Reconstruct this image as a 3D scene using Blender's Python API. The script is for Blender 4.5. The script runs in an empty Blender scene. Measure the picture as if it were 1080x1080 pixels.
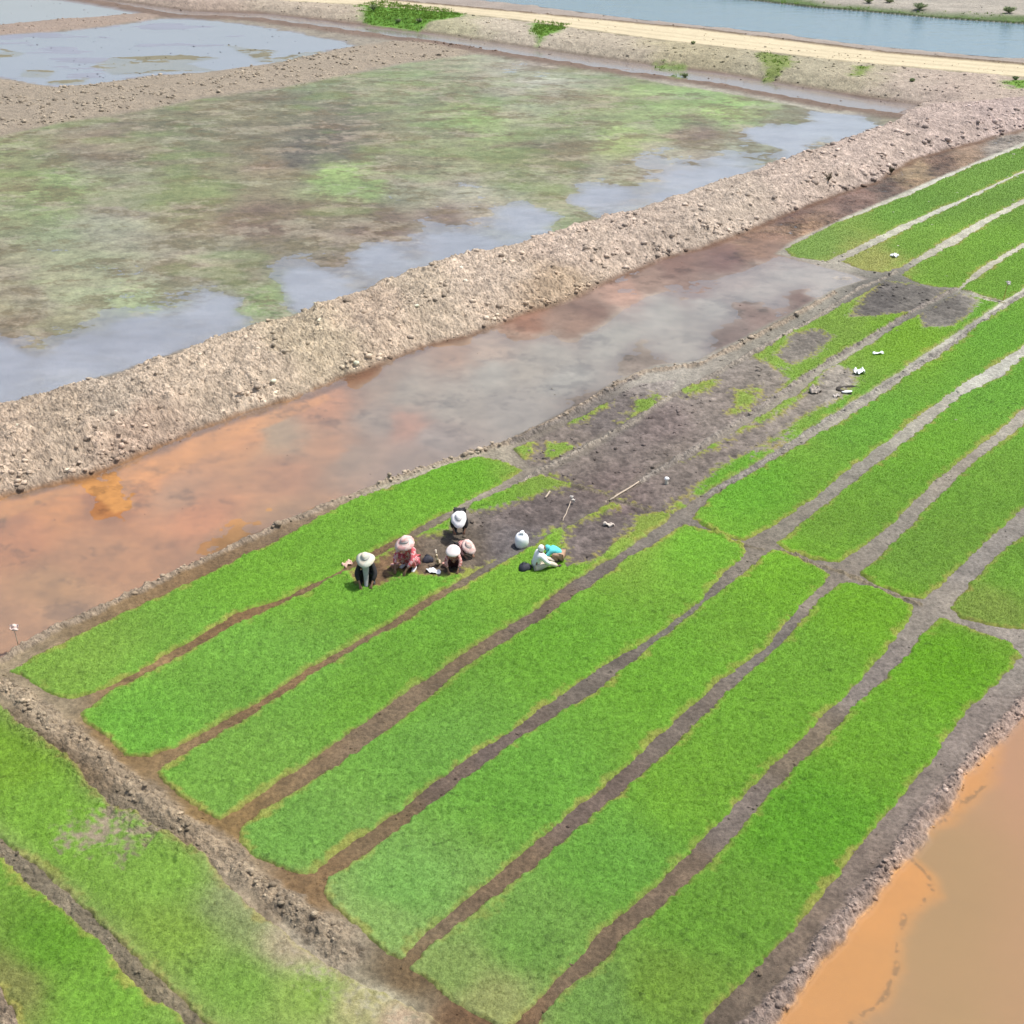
import bpy, math, random
import numpy as np
R = math.radians
rng = np.random.default_rng(7); random.seed(7)
F32 = np.float32
# ------------------------------------------------------------------ camera model (used to turn surveyed points into ground positions)
CAMH, FP, PITCH = 22.0, 1384.0, math.atan(740/1384.0)
CP, SP = math.cos(PITCH), math.sin(PITCH)
def g(u, v, z=0.0):
    """ground position (x, y) at height z of a surveyed point"""
    a = (u-540)/FP; b = -(v-540)/FP
    dy = CP + b*SP; dz = -SP + b*CP
    t = (z-CAMH)/dz
    return a*t, dy*t
def G(pts, z=0.0): return np.array([g(u, v, z) for u, v in pts], dtype=np.float64)
def depth_of(x, y): return y*CP + (CAMH)*SP
# ------------------------------------------------------------------ noise
def _h(ix, iy, s):
    n = (ix.astype(np.int64)*374761393 + iy.astype(np.int64)*668265263 + s*974711) & 0x7fffffff
    n = ((n ^ (n >> 13))*1274126177) & 0x7fffffff
    return ((n ^ (n >> 16)) & 0xffff).astype(F32)/65535.0
def vnoise(x, y, s=0):
    ix = np.floor(x); iy = np.floor(y); fx = (x-ix).astype(F32); fy = (y-iy).astype(F32)
    fx = fx*fx*(3-2*fx); fy = fy*fy*(3-2*fy)
    a = _h(ix, iy, s); b = _h(ix+1, iy, s); c = _h(ix, iy+1, s); d = _h(ix+1, iy+1, s)
    return (a+(b-a)*fx)*(1-fy) + (c+(d-c)*fx)*fy
def fbm(x, y, scale, octs=4, s=0, gain=.5, rot=.6):
    f = 1.0/scale; amp = 1.0; tot = 0; r = np.zeros(x.shape, F32)
    cr, sr = math.cos(rot), math.sin(rot)
    for o in range(octs):
        xx = (x*cr-y*sr)*f+o*17.3; yy = (x*sr+y*cr)*f+o*9.1
        r += amp*vnoise(xx, yy, s+o*31); tot += amp; amp *= gain; f *= 2.03
        cr, sr = cr*.8-sr*.6, sr*.8+cr*.6
    return r/tot*2-1          # -1..1
def worley(x, y, scale, s=0):
    x = x/scale; y = y/scale; ix = np.floor(x); iy = np.floor(y)
    d1 = np.full(x.shape, 9, F32); hid = np.zeros(x.shape, F32)
    for i in (-1, 0, 1):
        for j in (-1, 0, 1):
            cx = ix+i; cy = iy+j
            dx = cx+_h(cx, cy, s)-x; dy = cy+_h(cx, cy, s+5)-y
            d = (dx*dx+dy*dy).astype(F32); m = d < d1
            d1 = np.where(m, d, d1); hid = np.where(m, _h(cx, cy, s+9), hid)
    return np.sqrt(d1), hid
def ss(a, b, x):
    t = np.clip((x-a)/(b-a), 0, 1); return t*t*(3-2*t)
# ------------------------------------------------------------------ master grid: fine near the view, coarse to the horizon
def steps(lo, hi, st, out_lo, out_hi, gr):
    mid = [lo]
    while mid[-1] < hi: mid.append(mid[-1]+st(mid[-1]))
    a = []; p = lo; d = st(lo)
    while p > out_lo: d *= gr; p -= d; a.append(max(p, out_lo))
    b = []; p = mid[-1]; d = st(hi)
    while p < out_hi: d *= gr; p += d; b.append(min(p, out_hi))
    return np.array(a[::-1]+mid+b)
us = steps(-60, 1150, lambda v: 1.2, -5000, 6000, 1.25)
vs = steps(-60, 1130, lambda v: .40+.62*min(1, max(0, (v-60)/480)), -196, 1900, 1.2)
UU, VV = np.meshgrid(us, vs)
A_ = (UU-540)/FP; B_ = -(VV-540)/FP
T_ = CAMH/(SP-B_*CP)
X = (A_*T_).ravel(); Y = ((CP+B_*SP)*T_).ravel()
U = UU.ravel().astype(F32); V = VV.ravel().astype(F32)
NU, NV = len(us), len(vs); N = X.size
cellx = (1.2*T_.ravel()/FP)
celly = np.abs(np.gradient(Y.reshape(NV, NU), axis=0)).ravel()
def att(wl): return np.clip(wl/(2.2*celly), .12, 1).astype(F32)
print('grid', NU, NV, N)
def sdf(poly, margin=3.0, xs=None, ys=None):
    """signed distance (m), positive inside; -margin far away"""
    xs = X if xs is None else xs; ys = Y if ys is None else ys
    P = np.asarray(poly); out = np.full(xs.shape, -margin, F32)
    lo = P.min(0)-margin; hi = P.max(0)+margin
    idx = np.nonzero((xs > lo[0]) & (xs < hi[0]) & (ys > lo[1]) & (ys < hi[1]))[0]
    px = xs[idx]; py = ys[idx]
    d2 = np.full(px.shape, 1e12); ins = np.zeros(px.shape, bool)
    for i in range(len(P)):
        ax, ay = P[i]; bx, by = P[(i+1) % len(P)]
        ex, ey = bx-ax, by-ay; L = ex*ex+ey*ey+1e-12
        t = np.clip(((px-ax)*ex+(py-ay)*ey)/L, 0, 1)
        dx = px-ax-t*ex; dy = py-ay-t*ey
        np.minimum(d2, dx*dx+dy*dy, out=d2)
        if ay != by:
            c = ((ay > py) != (by > py)) & (px < (bx-ax)*(py-ay)/(by-ay)+ax); ins ^= c
    d = np.sqrt(d2); out[idx] = np.where(ins, d, -d); return out
def pdist(line, xs=None, ys=None):
    xs = X if xs is None else xs; ys = Y if ys is None else ys
    d2 = np.full(xs.shape, 1e12)
    for i in range(len(line)-1):
        ax, ay = line[i]; bx, by = line[i+1]; ex, ey = bx-ax, by-ay; L = ex*ex+ey*ey+1e-12
        t = np.clip(((xs-ax)*ex+(ys-ay)*ey)/L, 0, 1)
        dx = xs-ax-t*ex; dy = ys-ay-t*ey; np.minimum(d2, dx*dx+dy*dy, out=d2)
    return np.sqrt(d2).astype(F32)
# shared noise fields
nA = fbm(X, Y, 6.0, 4, 1); nB = fbm(X, Y, 1.6, 4, 11); nC = fbm(X, Y, .45, 3, 21); nD = fbm(X, Y, .12, 2, 31)
nE = fbm(X*.55+Y*.2, Y, 2.6, 5, 41, .62)
EXPK = .60
pfl = fbm(X, Y, .5, 5, 431, .75)
def lin(c):
    c = np.asarray(c, float)/255.0
    return np.where(c <= .04045, c/12.92, ((c+.055)/1.055)**2.4)
def alb(c): return (lin(c)*EXPK).astype(F32)
# ------------------------------------------------------------------ surveyed outlines
BEDS = {
'L1': [(17,708),(38,692),(62,681),(100,662),(200,616),(300,567),(375,527),(420,512),(475,491),(505,483),(525,485),(551,496),(525,511),(485,531),(435,559),(387,583),(360,599),(300,630),(250,646),(175,690),(120,721),(100,729),(77,736),(60,733),(47,725),(30,714)],
'L2': [(88,753),(120,728),(140,720),(185,696),(250,660),(300,637),(362,606),(400,586),(442,566),(500,533),(570,501),(602,511),(645,526),(590,557),(565,567),(507,599),(435,639),(410,657),(322,706),(268,742),(200,780),(160,797),(135,796),(115,777),(90,760)],
'L3': [(168,815),(182,804),(270,753),(330,712),(432,653),(510,606),(570,571),(592,560),(648,530),(706,544),(702,550),(650,584),(590,621),(570,639),(515,671),(465,704),(435,724),(350,784),(315,809),(270,839),(250,854),(232,862),(215,855),(190,838),(172,822)],
'L4': [(722,554),(660,593),(615,625),(570,656),(540,674),(490,703),(440,749),(380,795),(310,837),(270,861),(256,874),(253,887),(267,900),(282,907),(315,920),(330,919),(352,901),(420,854),(477,809),(540,768),(590,732),(630,704),(680,676),(730,639),(786,580),(785,574),(755,562)],
'L5': [(343,942),(352,926),(410,886),(510,811),(540,787),(635,726),(688,683),(740,641),(815,582),(824,582),(850,594),(874,606),(852,628),(838,640),(810,680),(760,716),(710,760),(660,806),(635,829),(597,859),(540,906),(495,944),(445,984),(422,1009),(410,1004),(370,970)],
'L6': [(437,1021),(457,997),(500,965),(540,934),(565,917),(622,865),(687,811),(770,731),(820,686),(860,640),(886,617),(897,616),(925,623),(963,640),(958,652),(927,692),(892,730),(860,760),(810,810),(775,846),(745,877),(690,934),(635,979),(590,1026),(555,1064),(535,1085),(510,1071),(477,1052)],
'L7': [(994,653),(980,663),(960,692),(935,717),(892,758),(842,811),(810,843),(780,880),(730,930),(680,975),(635,1017),(595,1050),(575,1077),(560,1110),(600,1170),(690,1160),(738,1078),(770,1044),(810,1004),(842,971),(872,936),(895,904),(920,871),(960,826),(977,806),(990,784),(1017,750),(1052,717),(1075,693),(1066,681),(1035,667)],
'R1': [(829,263),(885,235),(960,206),(1025,176),(1080,155),(1150,128),(1200,110),(1200,138),(1140,157),(1080,179),(1050,193),(1020,207),(950,237),(897,263),(870,275),(852,273),(835,270)],
'R2': [(888,276),(902,270),(985,228),(1027,208),(1055,195),(1082,182),(1140,160),(1200,141),(1200,158),(1140,183),(1080,209),(1030,234),(1000,251),(950,281),(930,287),(910,284)],
'R3': [(953,290),(966,281),(1010,257),(1040,237),(1080,216),(1140,190),(1200,163),(1200,194),(1140,223),(1080,255),(1035,281),(1010,303),(985,302),(968,298)],
'R4': [(1016,306),(1026,296),(1050,280),(1080,262),(1140,229),(1200,199),(1200,236),(1140,268),(1080,303),(1058,317),(1040,312)],
'M1': [(541,474),(600,447),(635,426),(675,405),(715,400),(705,418),(655,449),(600,476),(573,491),(558,492)],
'M2': [(575,501),(620,478),(660,455),(705,424),(722,410),(757,396),(810,365),(860,338),(910,310),(934,296),(958,298),(985,305),(1004,305),(960,330),(910,359),(865,386),(835,405),(808,424),(745,464),(676,502),(640,522),(600,508)],
'M3': [(747,471),(780,452),(810,435),(840,416),(865,394),(905,370),(960,336),(1012,309),(1040,316),(1056,320),(1030,338),(950,392),(905,421),(850,455),(800,487),(745,520),(710,543),(650,527),(680,508)],
'R5': [(732,546),(740,537),(757,522),(810,490),(860,462),(915,428),(960,396),(1005,366),(1034,343),(1080,313),(1140,277),(1200,243),(1200,275),(1140,320),(1080,363),(1050,384),(1017,402),(980,429),(935,464),(885,501),(852,529),(810,557),(785,570),(758,565)],
'R6': [(821,573),(842,556),(882,525),(925,491),(970,456),(1017,418),(1058,396),(1080,378),(1140,334),(1200,289),(1200,337),(1140,385),(1080,429),(1047,459),(1010,487),(982,509),(960,531),(935,556),(902,581),(885,592),(858,590),(832,581)],
'R7': [(907,606),(945,573),(975,541),(1000,518),(1025,491),(1080,448),(1140,402),(1200,355),(1200,414),(1140,470),(1080,533),(1040,569),(1017,591),(990,618),(972,631),(955,628),(925,616)],
'R8': [(1006,642),(1011,632),(1045,593),(1080,566),(1140,510),(1200,450),(1200,560),(1130,630),(1100,660),(1080,663),(1050,660),(1015,652)],
'G1': [(-60,690),(0,748),(12,760),(42,780),(78,806),(92,830),(115,850),(140,858),(162,872),(215,905),(245,945),(290,980),(335,1015),(385,1040),(455,1075),(500,1110),(420,1180),(260,1110),(220,1078),(175,1034),(140,1004),(82,949),(25,902),(0,878),(-60,825)],
'G2': [(-60,850),(0,908),(50,951),(95,988),(150,1051),(180,1068),(205,1092),(260,1140),(180,1180),(60,1130),(20,1075),(-2,1035),(-60,985)],
}
BARE = {
'L2': [[(370,604),(380,596),(395,592),(410,582),(425,575),(440,566),(475,560),(480,552),(478,541),(490,540),(520,540),(540,533),(570,521),(600,512),(660,520),(640,560),(590,570),(540,590),(495,603),(485,606),(450,607),(417,602),(412,610),(400,617),(377,615)]],
'L3': [[(592,560),(616,545),(640,533),(676,535),(666,560),(647,577),(622,592),(600,595),(592,577)],[(620,533),(650,518),(700,540),(675,545),(650,545)]],
'M1': [[(500,500),(540,440),(720,370),(740,420),(600,500)]],
'M2': [[(560,510),(700,400),(757,390),(785,372),(812,385),(830,402),(800,445),(640,540)],[(817,375),(838,352),(865,347),(878,356),(860,375),(835,386)],[(905,318),(932,297),(1004,304),(970,328),(930,333),(897,335)]],
'M3': [[(640,520),(680,500),(747,474),(810,442),(835,425),(852,408),(880,387),(898,391),(902,404),(882,423),(850,438),(800,470),(750,500),(712,530),(700,545)],[(970,329),(1010,309),(1032,317),(1017,335),(1005,345),(975,345)]],
}
BARE['G1'] = [[(116,850),(160,866),(180,876),(140,884),(112,890),(88,896),(80,889),(96,868)]]
GREEN = {
'L2': [[(487,527),(600,500),(604,514),(577,518),(552,524),(520,537),(495,540)],[(560,574),(592,556),(598,560),(570,586),(550,595)]],
'L3': [[(618,543),(627,533),(645,530),(650,537),(640,545),(622,546)],[(662,560),(680,540),(706,543),(690,560),(660,582),(640,592),(610,610),(600,598),(640,585)],[(585,566),(594,558),(597,580),(590,590),(570,585)]],
'M1': [[(541,474),(552,466),(564,466),(562,479),(548,488)],[(574,482),(577,468),(596,468),(602,475),(585,488)],[(595,447),(600,438),(640,418),(646,424),(630,437),(605,449)],[(653,448),(672,425),(690,415),(697,419),(680,438),(660,449)]],
'M2': [[(717,413),(735,404),(755,396),(757,404),(745,414),(722,419)],[(768,436),(772,418),(778,410),(802,408),(804,421),(790,433),(775,440)],[(572,500),(578,498),(606,510),(625,520),(640,522),(630,527),(600,514)]],
'M3': [[(747,471),(780,450),(812,430),(850,408),(862,398),(866,404),(848,418),(815,440),(775,460),(750,474)],[(700,550),(730,530),(765,500),(800,483),(850,447),(885,424),(905,405),(930,400),(905,424),(850,457),(800,489),(745,524)],[(706,540),(712,528),(726,526),(720,538)]],
}
HD = .85
near_toe = [(-160,575),(0,524),(45,514),(90,503),(140,483),(200,458),(250,438),(320,417),(400,384),(450,364),(500,352),(548,332),(595,319),(640,297),(700,272),(740,262),(790,243),(840,222),(880,207),(920,194),(965,168),(1040,147),(1080,137),(1180,110)]
far_crest = [(-160,468),(0,427),(100,402),(175,377),(220,357),(300,335),(370,310),(425,287),(490,269),(540,259),(600,240),(685,216),(750,194),(840,164),(910,141),(955,124),(985,117)]
far_toe_w = [(x-.5, y+1.6) for x, y in G(far_crest, HD)]
toe_w = G(near_toe)
HB = .9
bank_top = [(-400,-55),(60,-24),(200,-8),(310,1),(370,4),(480,13),(540,20),(690,41),(890,64),(1080,81),(1300,108)]     # foot of the sand road
bank_foot = [(-400,-35),(60,-6),(150,5),(200,12),(270,13),(340,21),(420,30),(540,48),(620,60),(665,66),(760,77),(860,94),(940,107),(985,113)]
road_far = [(-400,-70),(60,-33),(200,-16),(330,-6),(400,-1),(540,12),(740,31),(940,56),(1080,68),(1300,93)]
river_near = [(-400,-75),(60,-44),(200,-29),(330,-16),(440,-6),(545,3),(680,20),(810,33),(900,45),(990,54),(1080,61),(1300,84)]
river_far = [(-400,-118),(60,-82),(330,-50),(560,-22),(800,0),(860,7),(900,10),(990,18),(1080,24),(1300,42)]
# dike + bank as one polygon each (world)
p_dike = list(map(tuple, toe_w))+[tuple(g(1180,90,HD))]+list(far_toe_w)[::-1]
p_bank = [tuple(p) for p in G(bank_top, HB)]+[tuple(p) for p in G([(1300,84),(1180,112),(1080,138),(1040,148),(985,150),(940,140),(960,122),(985,116)])]+[tuple(p) for p in G(bank_foot)[::-1]]
p_road = [tuple(p) for p in G(road_far, HB)]+[tuple(p) for p in G(bank_top, HB)[::-1]]
p_verge = [tuple(p) for p in G(river_near, HB)]+[tuple(p) for p in G(road_far, HB)[::-1]]
p_river = [tuple(p) for p in G(river_far)]+[tuple(p) for p in G(river_near, HB)[::-1]]
p_orange = G([(-300,700),(-60,735),(0,697),(25,680),(60,660),(130,628),(200,597),(300,550),(340,533),(400,509),(440,495),(480,482),(520,470),(560,452),(610,427),(650,402),(690,386),(735,380),(770,363),(830,333),(880,305),(915,294),(900,288),(850,275),(820,267),(835,255),(900,226),(970,196),(1080,150),(1200,115),(1150,108),(1080,130),(965,160),(820,225),(700,265),(640,290),(540,328),(400,378),(250,432),(100,495),(0,518),(-160,565)])
p_algae = G([(-200,120),(0,143),(70,128),(150,116),(215,103),(300,92),(430,66),(500,57),(540,60),(620,72),(700,88),(780,100),(870,118),(960,124),(910,146),(750,198),(540,262),(370,313),(220,360),(0,432),(-200,480)])
p_ulpond = G([(-300,45),(0,37),(60,33),(110,28),(170,19),(215,20),(290,30),(360,43),(375,48),(345,54),(290,66),(215,76),(160,80),(100,88),(60,92),(0,82),(-300,90)])
p_ulpond2 = G([(-300,10),(-100,0),(0,-6),(60,-1),(130,3),(175,12),(110,18),(60,20),(0,26),(-300,38)])
p_ulbank = G([(-200,105),(0,83),(60,92),(100,88),(160,80),(215,76),(290,66),(345,54),(375,48),(420,42),(520,50),(540,58),(500,58),(430,67),(300,93),(215,104),(150,117),(70,129),(0,145),(-200,150)])
p_ulbank2 = G([(-300,38),(0,26),(60,20),(110,17),(165,12),(180,17),(150,22),(110,28),(60,33),(0,37),(-300,48)])
canal_c = [(60,-8),(130,2),(200,14),(280,17),(340,25),(400,33),(480,42),(540,52),(620,64),(680,73),(760,83),(830,95),(900,108),(955,115)]
p_orange2 = G([(800,1090),(830,1055),(862,1012),(885,985),(905,955),(930,920),(952,893),(975,862),(1000,835),(1025,800),(1048,770),(1080,738),(1200,620),(1500,700),(1400,1300),(760,1150)])
ridge_bl = [(-40,700),(0,722),(22,735),(48,758),(80,783),(110,803),(140,832),(172,858),(205,878),(240,907),(275,935),(315,965),(350,985)]
rim_r = [(1100,722),(1072,752),(1040,785),(1015,815),(990,845),(970,872),(945,905),(920,935),(895,965),(868,995),(840,1035),(815,1062),(790,1090)]
rim_o = [(-20,712),(0,697),(25,682),(60,663),(100,645),(140,627),(200,597),(250,575),(300,552),(345,534),(400,512),(440,497),(480,484),(540,466),(600,437),(640,412),(680,392),(735,386),(780,364),(830,338),(880,310)]
# ------------------------------------------------------------------ surface data: colour, height, roughness amount, wetness
C = np.zeros((N, 3), F32); Z = np.zeros(N, F32); RB = np.full(N, .72, F32); WET = np.full(N, .3, F32); CL = np.zeros(N, F32)
def idw(samples, warp=18, s=26.0, xs=U, ys=V):
    su = xs+nB*warp+nA*warp; sv = ys+(nC*.4+nE*.8)*warp*.6
    W = np.zeros(N, F32); out = np.zeros((N, 3), F32); z = np.zeros(N, F32)
    for q in samples:
        w = 1.0/((((su-q[0])**2+((sv-q[1])*1.4)**2)+s*s)**2)*1e6
        W += w; out += w[:, None]*alb(q[2]); z += w*(q[3] if len(q) > 3 else 0)
    return out/W[:, None], z/W
def blend(mask, col=None, z=None, rb=None, wet=None):
    m = mask.astype(F32)
    global C, Z, RB, WET
    if col is not None:
        c = col if getattr(col, 'ndim', 1) == 2 else np.asarray(col, F32)[None, :]
        C += (c-C)*m[:, None]
    if z is not None: Z += (z-Z)*m
    if rb is not None: RB += (rb-RB)*m
    if wet is not None: WET += (wet-WET)*m
# base: path mud
pathcol, _ = idw([
 (40,740,(150,132,112)),(120,790,(138,110,78)),(230,870,(136,108,72)),(330,935,(128,100,72)),(430,1030,(112,90,66)),(500,1075,(112,84,62)),(150,720,(140,112,80)),(300,740,(128,100,72)),
 (260,660,(128,98,68)),(400,590,(122,95,70)),(450,650,(128,105,78)),(420,760,(122,102,84)),(480,810,(108,90,82)),(400,865,(116,95,72)),(520,800,(108,92,88)),(640,710,(112,100,94)),(700,660,(116,108,102)),
 (640,600,(112,100,96)),(590,640,(110,92,82)),(700,570,(125,115,110)),(520,915,(118,96,78)),(620,840,(112,94,88)),(720,750,(118,104,98)),(800,670,(118,108,106)),(860,620,(135,122,115)),(700,920,(120,100,86)),(640,990,(112,92,76)),
 (780,860,(122,108,104)),(850,790,(122,106,92)),(920,710,(128,116,114)),(980,640,(146,134,128)),(800,575,(132,120,112)),(1030,590,(140,130,128)),(830,560,(136,126,118)),(900,500,(140,132,126)),(960,445,(160,152,145)),(1040,390,(188,182,178)),(1000,490,(150,138,130)),(1050,450,(165,155,148)),
 (900,430,(165,156,148)),(1000,365,(190,182,175)),(1060,320,(200,192,184)),(880,370,(172,162,152)),(1020,280,(185,176,165)),(1050,235,(195,188,178)),(940,230,(192,185,175)),(860,280,(165,155,148)),(1000,210,(200,194,188)),
 (1000,870,(138,122,118)),(940,930,(125,108,102)),(880,1000,(122,104,94)),(800,1070,(110,94,84)),(1050,770,(140,125,122)),(1060,680,(150,138,134)),(330,1000,(175,160,145)),(400,1060,(178,168,150)),(110,870,(135,122,108)),(240,940,(160,142,125)),(100,950,(150,135,115)),(190,1050,(140,125,100)),
 (650,520,(120,105,102)),(600,470,(128,116,110)),(720,480,(130,118,112)),(760,440,(140,128,122)),(830,420,(145,134,126)),(560,540,(112,100,98)),(550,575,(118,110,112)),(480,580,(115,102,90)),(930,315,(104,98,96)),(1000,325,(108,102,98)),(960,318,(112,106,102)),(860,360,(128,120,114)),(640,440,(120,110,108)),(620,560,(118,106,104)),(700,450,(122,108,106)),
 (700,390,(165,155,150)),(500,495,(165,152,140)),(450,503,(170,158,145))], warp=5, s=16)
C[:] = pathcol*np.array([1.08, 1.10, 1.0], F32)
C *= (1+.10*nC+.12*nB+.08*nE+.42*pfl+.16*nD)[:, None]; CL[:] = .04+.22*ss(-.1, .5, nB+.4*nC)
Z += .012*nB+.012*nC*att(.45)
# outer world beyond the surveyed part
far = ss(1180, 1500, U)+ss(-60, -500, -U*-1*-1) if False else 0
# bare harvested soil roughness
def noisy(poly, amp=.25, m=3.0):
    return sdf(poly, m)+nC*amp*.5+nB*amp
# ---- pond beds
WL = -.06
ocol, oz = idw([
 (20,560,(190,118,74),-.03),(100,585,(186,124,86),-.03),(60,620,(172,122,86),-.02),(15,660,(180,126,98),-.02),(70,650,(180,130,105),-.01),(150,500,(214,138,76),-.03),(60,528,(200,128,66),-.03),(250,455,(214,142,88),-.04),(340,425,(190,125,85),-.04),(120,522,(168,98,44),.012),(100,505,(150,82,40),.01),
 (185,520,(180,128,105),-.03),(210,545,(190,118,80),-.02),(300,500,(176,118,88),-.03),(330,545,(160,115,84),-.01),(250,575,(150,105,74),0),(340,470,(172,120,88),-.02),(370,480,(152,125,112),-.03),(430,447,(178,128,108),-.02),(400,400,(160,135,120),-.03),(300,455,(170,140,125),-.04),
 (440,490,(140,118,110),-.02),(480,420,(158,146,140),-.04),(430,410,(160,146,138),-.04),(460,460,(150,134,132),-.03),(400,440,(158,138,130),-.04),(540,430,(152,142,140),-.03),(600,400,(156,150,148),-.04),(520,395,(156,148,144),-.04),(650,350,(162,155,150),-.04),(700,330,(160,152,148),-.03),(720,360,(160,150,146),-.03),(520,366,(172,146,132),-.03),(480,372,(168,130,106),-.01),
 (380,392,(125,78,48),.03),(480,352,(112,86,74),.03),(556,338,(140,96,78),.03),(622,332,(118,88,80),.035),(612,344,(136,104,92),.02),(590,372,(160,150,144),-.03),(640,362,(160,152,148),-.03),(560,385,(158,146,138),-.03),(750,322,(160,152,150),-.025),(690,335,(162,154,152),-.03),(800,305,(160,148,146),-.02),(690,295,(146,116,106),.01),(720,278,(126,92,84),.025),(740,305,(135,105,98),.005),(790,300,(158,138,134),-.02),(840,290,(170,158,156),-.02),(870,300,(172,160,158),-.02),(800,330,(130,104,100),.02),(850,310,(120,92,88),.02),
 (660,310,(170,130,118),0),(770,270,(112,80,78),.03),(790,255,(160,122,100),.02),(850,240,(170,132,108),.02),(840,228,(110,82,80),.03),(900,215,(135,104,98),.03),(940,195,(105,86,82),.03),(960,188,(175,145,115),.02),(1000,170,(120,92,82),.03),(1050,155,(165,150,146),.02),(1020,165,(160,128,108),.02),
 (680,375,(130,112,106),.01),(620,425,(120,102,96),.01),(770,355,(112,92,90),.01)], warp=14, s=11)
so = noisy(p_orange, .12, 4)
omar = ss(-.15, .15, sdf(G([(-60,520),(0,508),(90,492),(150,470),(250,430),(330,400),(352,418),(325,428),(300,440),(262,455),(215,478),(195,492),(140,510),(145,535),(120,540),(95,520),(60,522),(0,548),(-60,575)]), 3)+nC*.10+nB*.20)
ocol = ocol+(alb((210,140,78))-ocol)*(omar*.75)[:, None]
redm = ss(.05, .3, fbm(X*.5, Y, 2.0, 5, 821, .65))*ss(420, 560, U)*ss(1080, 900, U)*ss(320, 250, U*0+V)
ocol = ocol+(alb((120,84,74))-ocol)*(redm*.55)[:, None]
mo = ss(-.15, .25, so); endm = (ss(740, 840, U)*ss(262, 245, V)+.35*ss(560, 700, U)*ss(330, 290, V-0*U)*ss(.0, .3, nE)).astype(F32)
zo = WL+oz*1.15+.016*nE+.012*nB+.010*nC*att(.4)
ofl = fbm(X, Y, 1.1, 5, 411, .72); lum = ocol.mean(1, keepdims=True); ocol = (lum+(ocol-lum)*.86)*np.array([1.10, 1.12, 1.0], F32)*(1-.24*ss(420, 250, U)[:, None]*np.array([0, 0, 1], F32))
blend(mo, ocol*(1+.14*nC+.20*nE+.34*ofl+endm*(.5*ofl+.3*pfl-.06)-.30*ss(.12, .34, fbm(X, Y*1.0, 1.3, 6, 831, .75))*ss(-.35, .1, nA))[:, None], zo+endm*(.012+.03*ofl), .12+.8*endm, .9-.4*endm)
o2col, o2z = idw([(1050,760,(188,140,112),-.02),(1000,850,(206,158,98),-.04),(1010,820,(208,160,105),-.04),(950,920,(222,162,78),-.04),(960,950,(222,162,80),-.04),(900,1000,(222,158,70),-.04),(870,1060,(216,150,66),-.05),(940,1000,(222,160,76),-.04),(915,1060,(205,150,76),-.04),
 (985,930,(178,148,98),-.06),(1000,900,(180,150,102),-.06),(1020,870,(178,146,104),-.06),(965,985,(172,144,98),-.06),(1060,900,(178,146,108),-.06),(1000,980,(175,142,96),-.06),(960,1060,(176,148,100),-.06),(1060,1000,(172,134,92),-.07),(1070,840,(176,136,112),-.06),(1020,1060,(166,136,92),-.07),(1160,900,(170,134,92),-.07)], warp=8, s=7)
s2 = noisy(p_orange2, .1, 4)
sh_ = sdf(G([(1020,740),(1050,770),(1045,815),(1010,850),(1000,862),(978,868),(958,900),(975,920),(978,938),(962,955),(950,960),(946,1000),(940,1030),(925,1055),(905,1070),(880,1100),(780,1100),(860,960),(960,850)]), 3)+nB*.13+nC*.10+nE*.15
om = ss(-.45, .12, sh_+.10*nE)*(.85+.15*nE)
ripl = fbm(X*.5+Y*.3, Y, 1.0, 5, 811, .6)
o2 = alb((166,132,84))*(1+.10*ripl+.10*nA)[:, None]*np.array([1, 1, 1], F32)
o2 = o2*(1+.12*ss(0, 5, X-X)[:, None])
o2 = o2+(alb((184,134,100))-o2)*np.clip(ss(-.1, .5, nA)*.6+ss(860, 740, V)*.5+ss(1010, 1090, U)*.4, 0, 1)[:, None]
o2 = o2+(alb((220,150,58))*(1+.10*ripl+.08*nE)[:, None]-o2)*om[:, None]
dline = ss(.10, .02, np.abs(sh_+.03))*ss(-.1, .3, nC+nD)*.5
o2 = o2*(1-dline)[:, None]
blend(ss(-.1, .2, s2), o2, WL-.05+.02*om+.004*nC, .05, .9); CL = np.where(s2 > .15, 0, CL)
CL = np.where(mo > .5, .012, CL)
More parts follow.
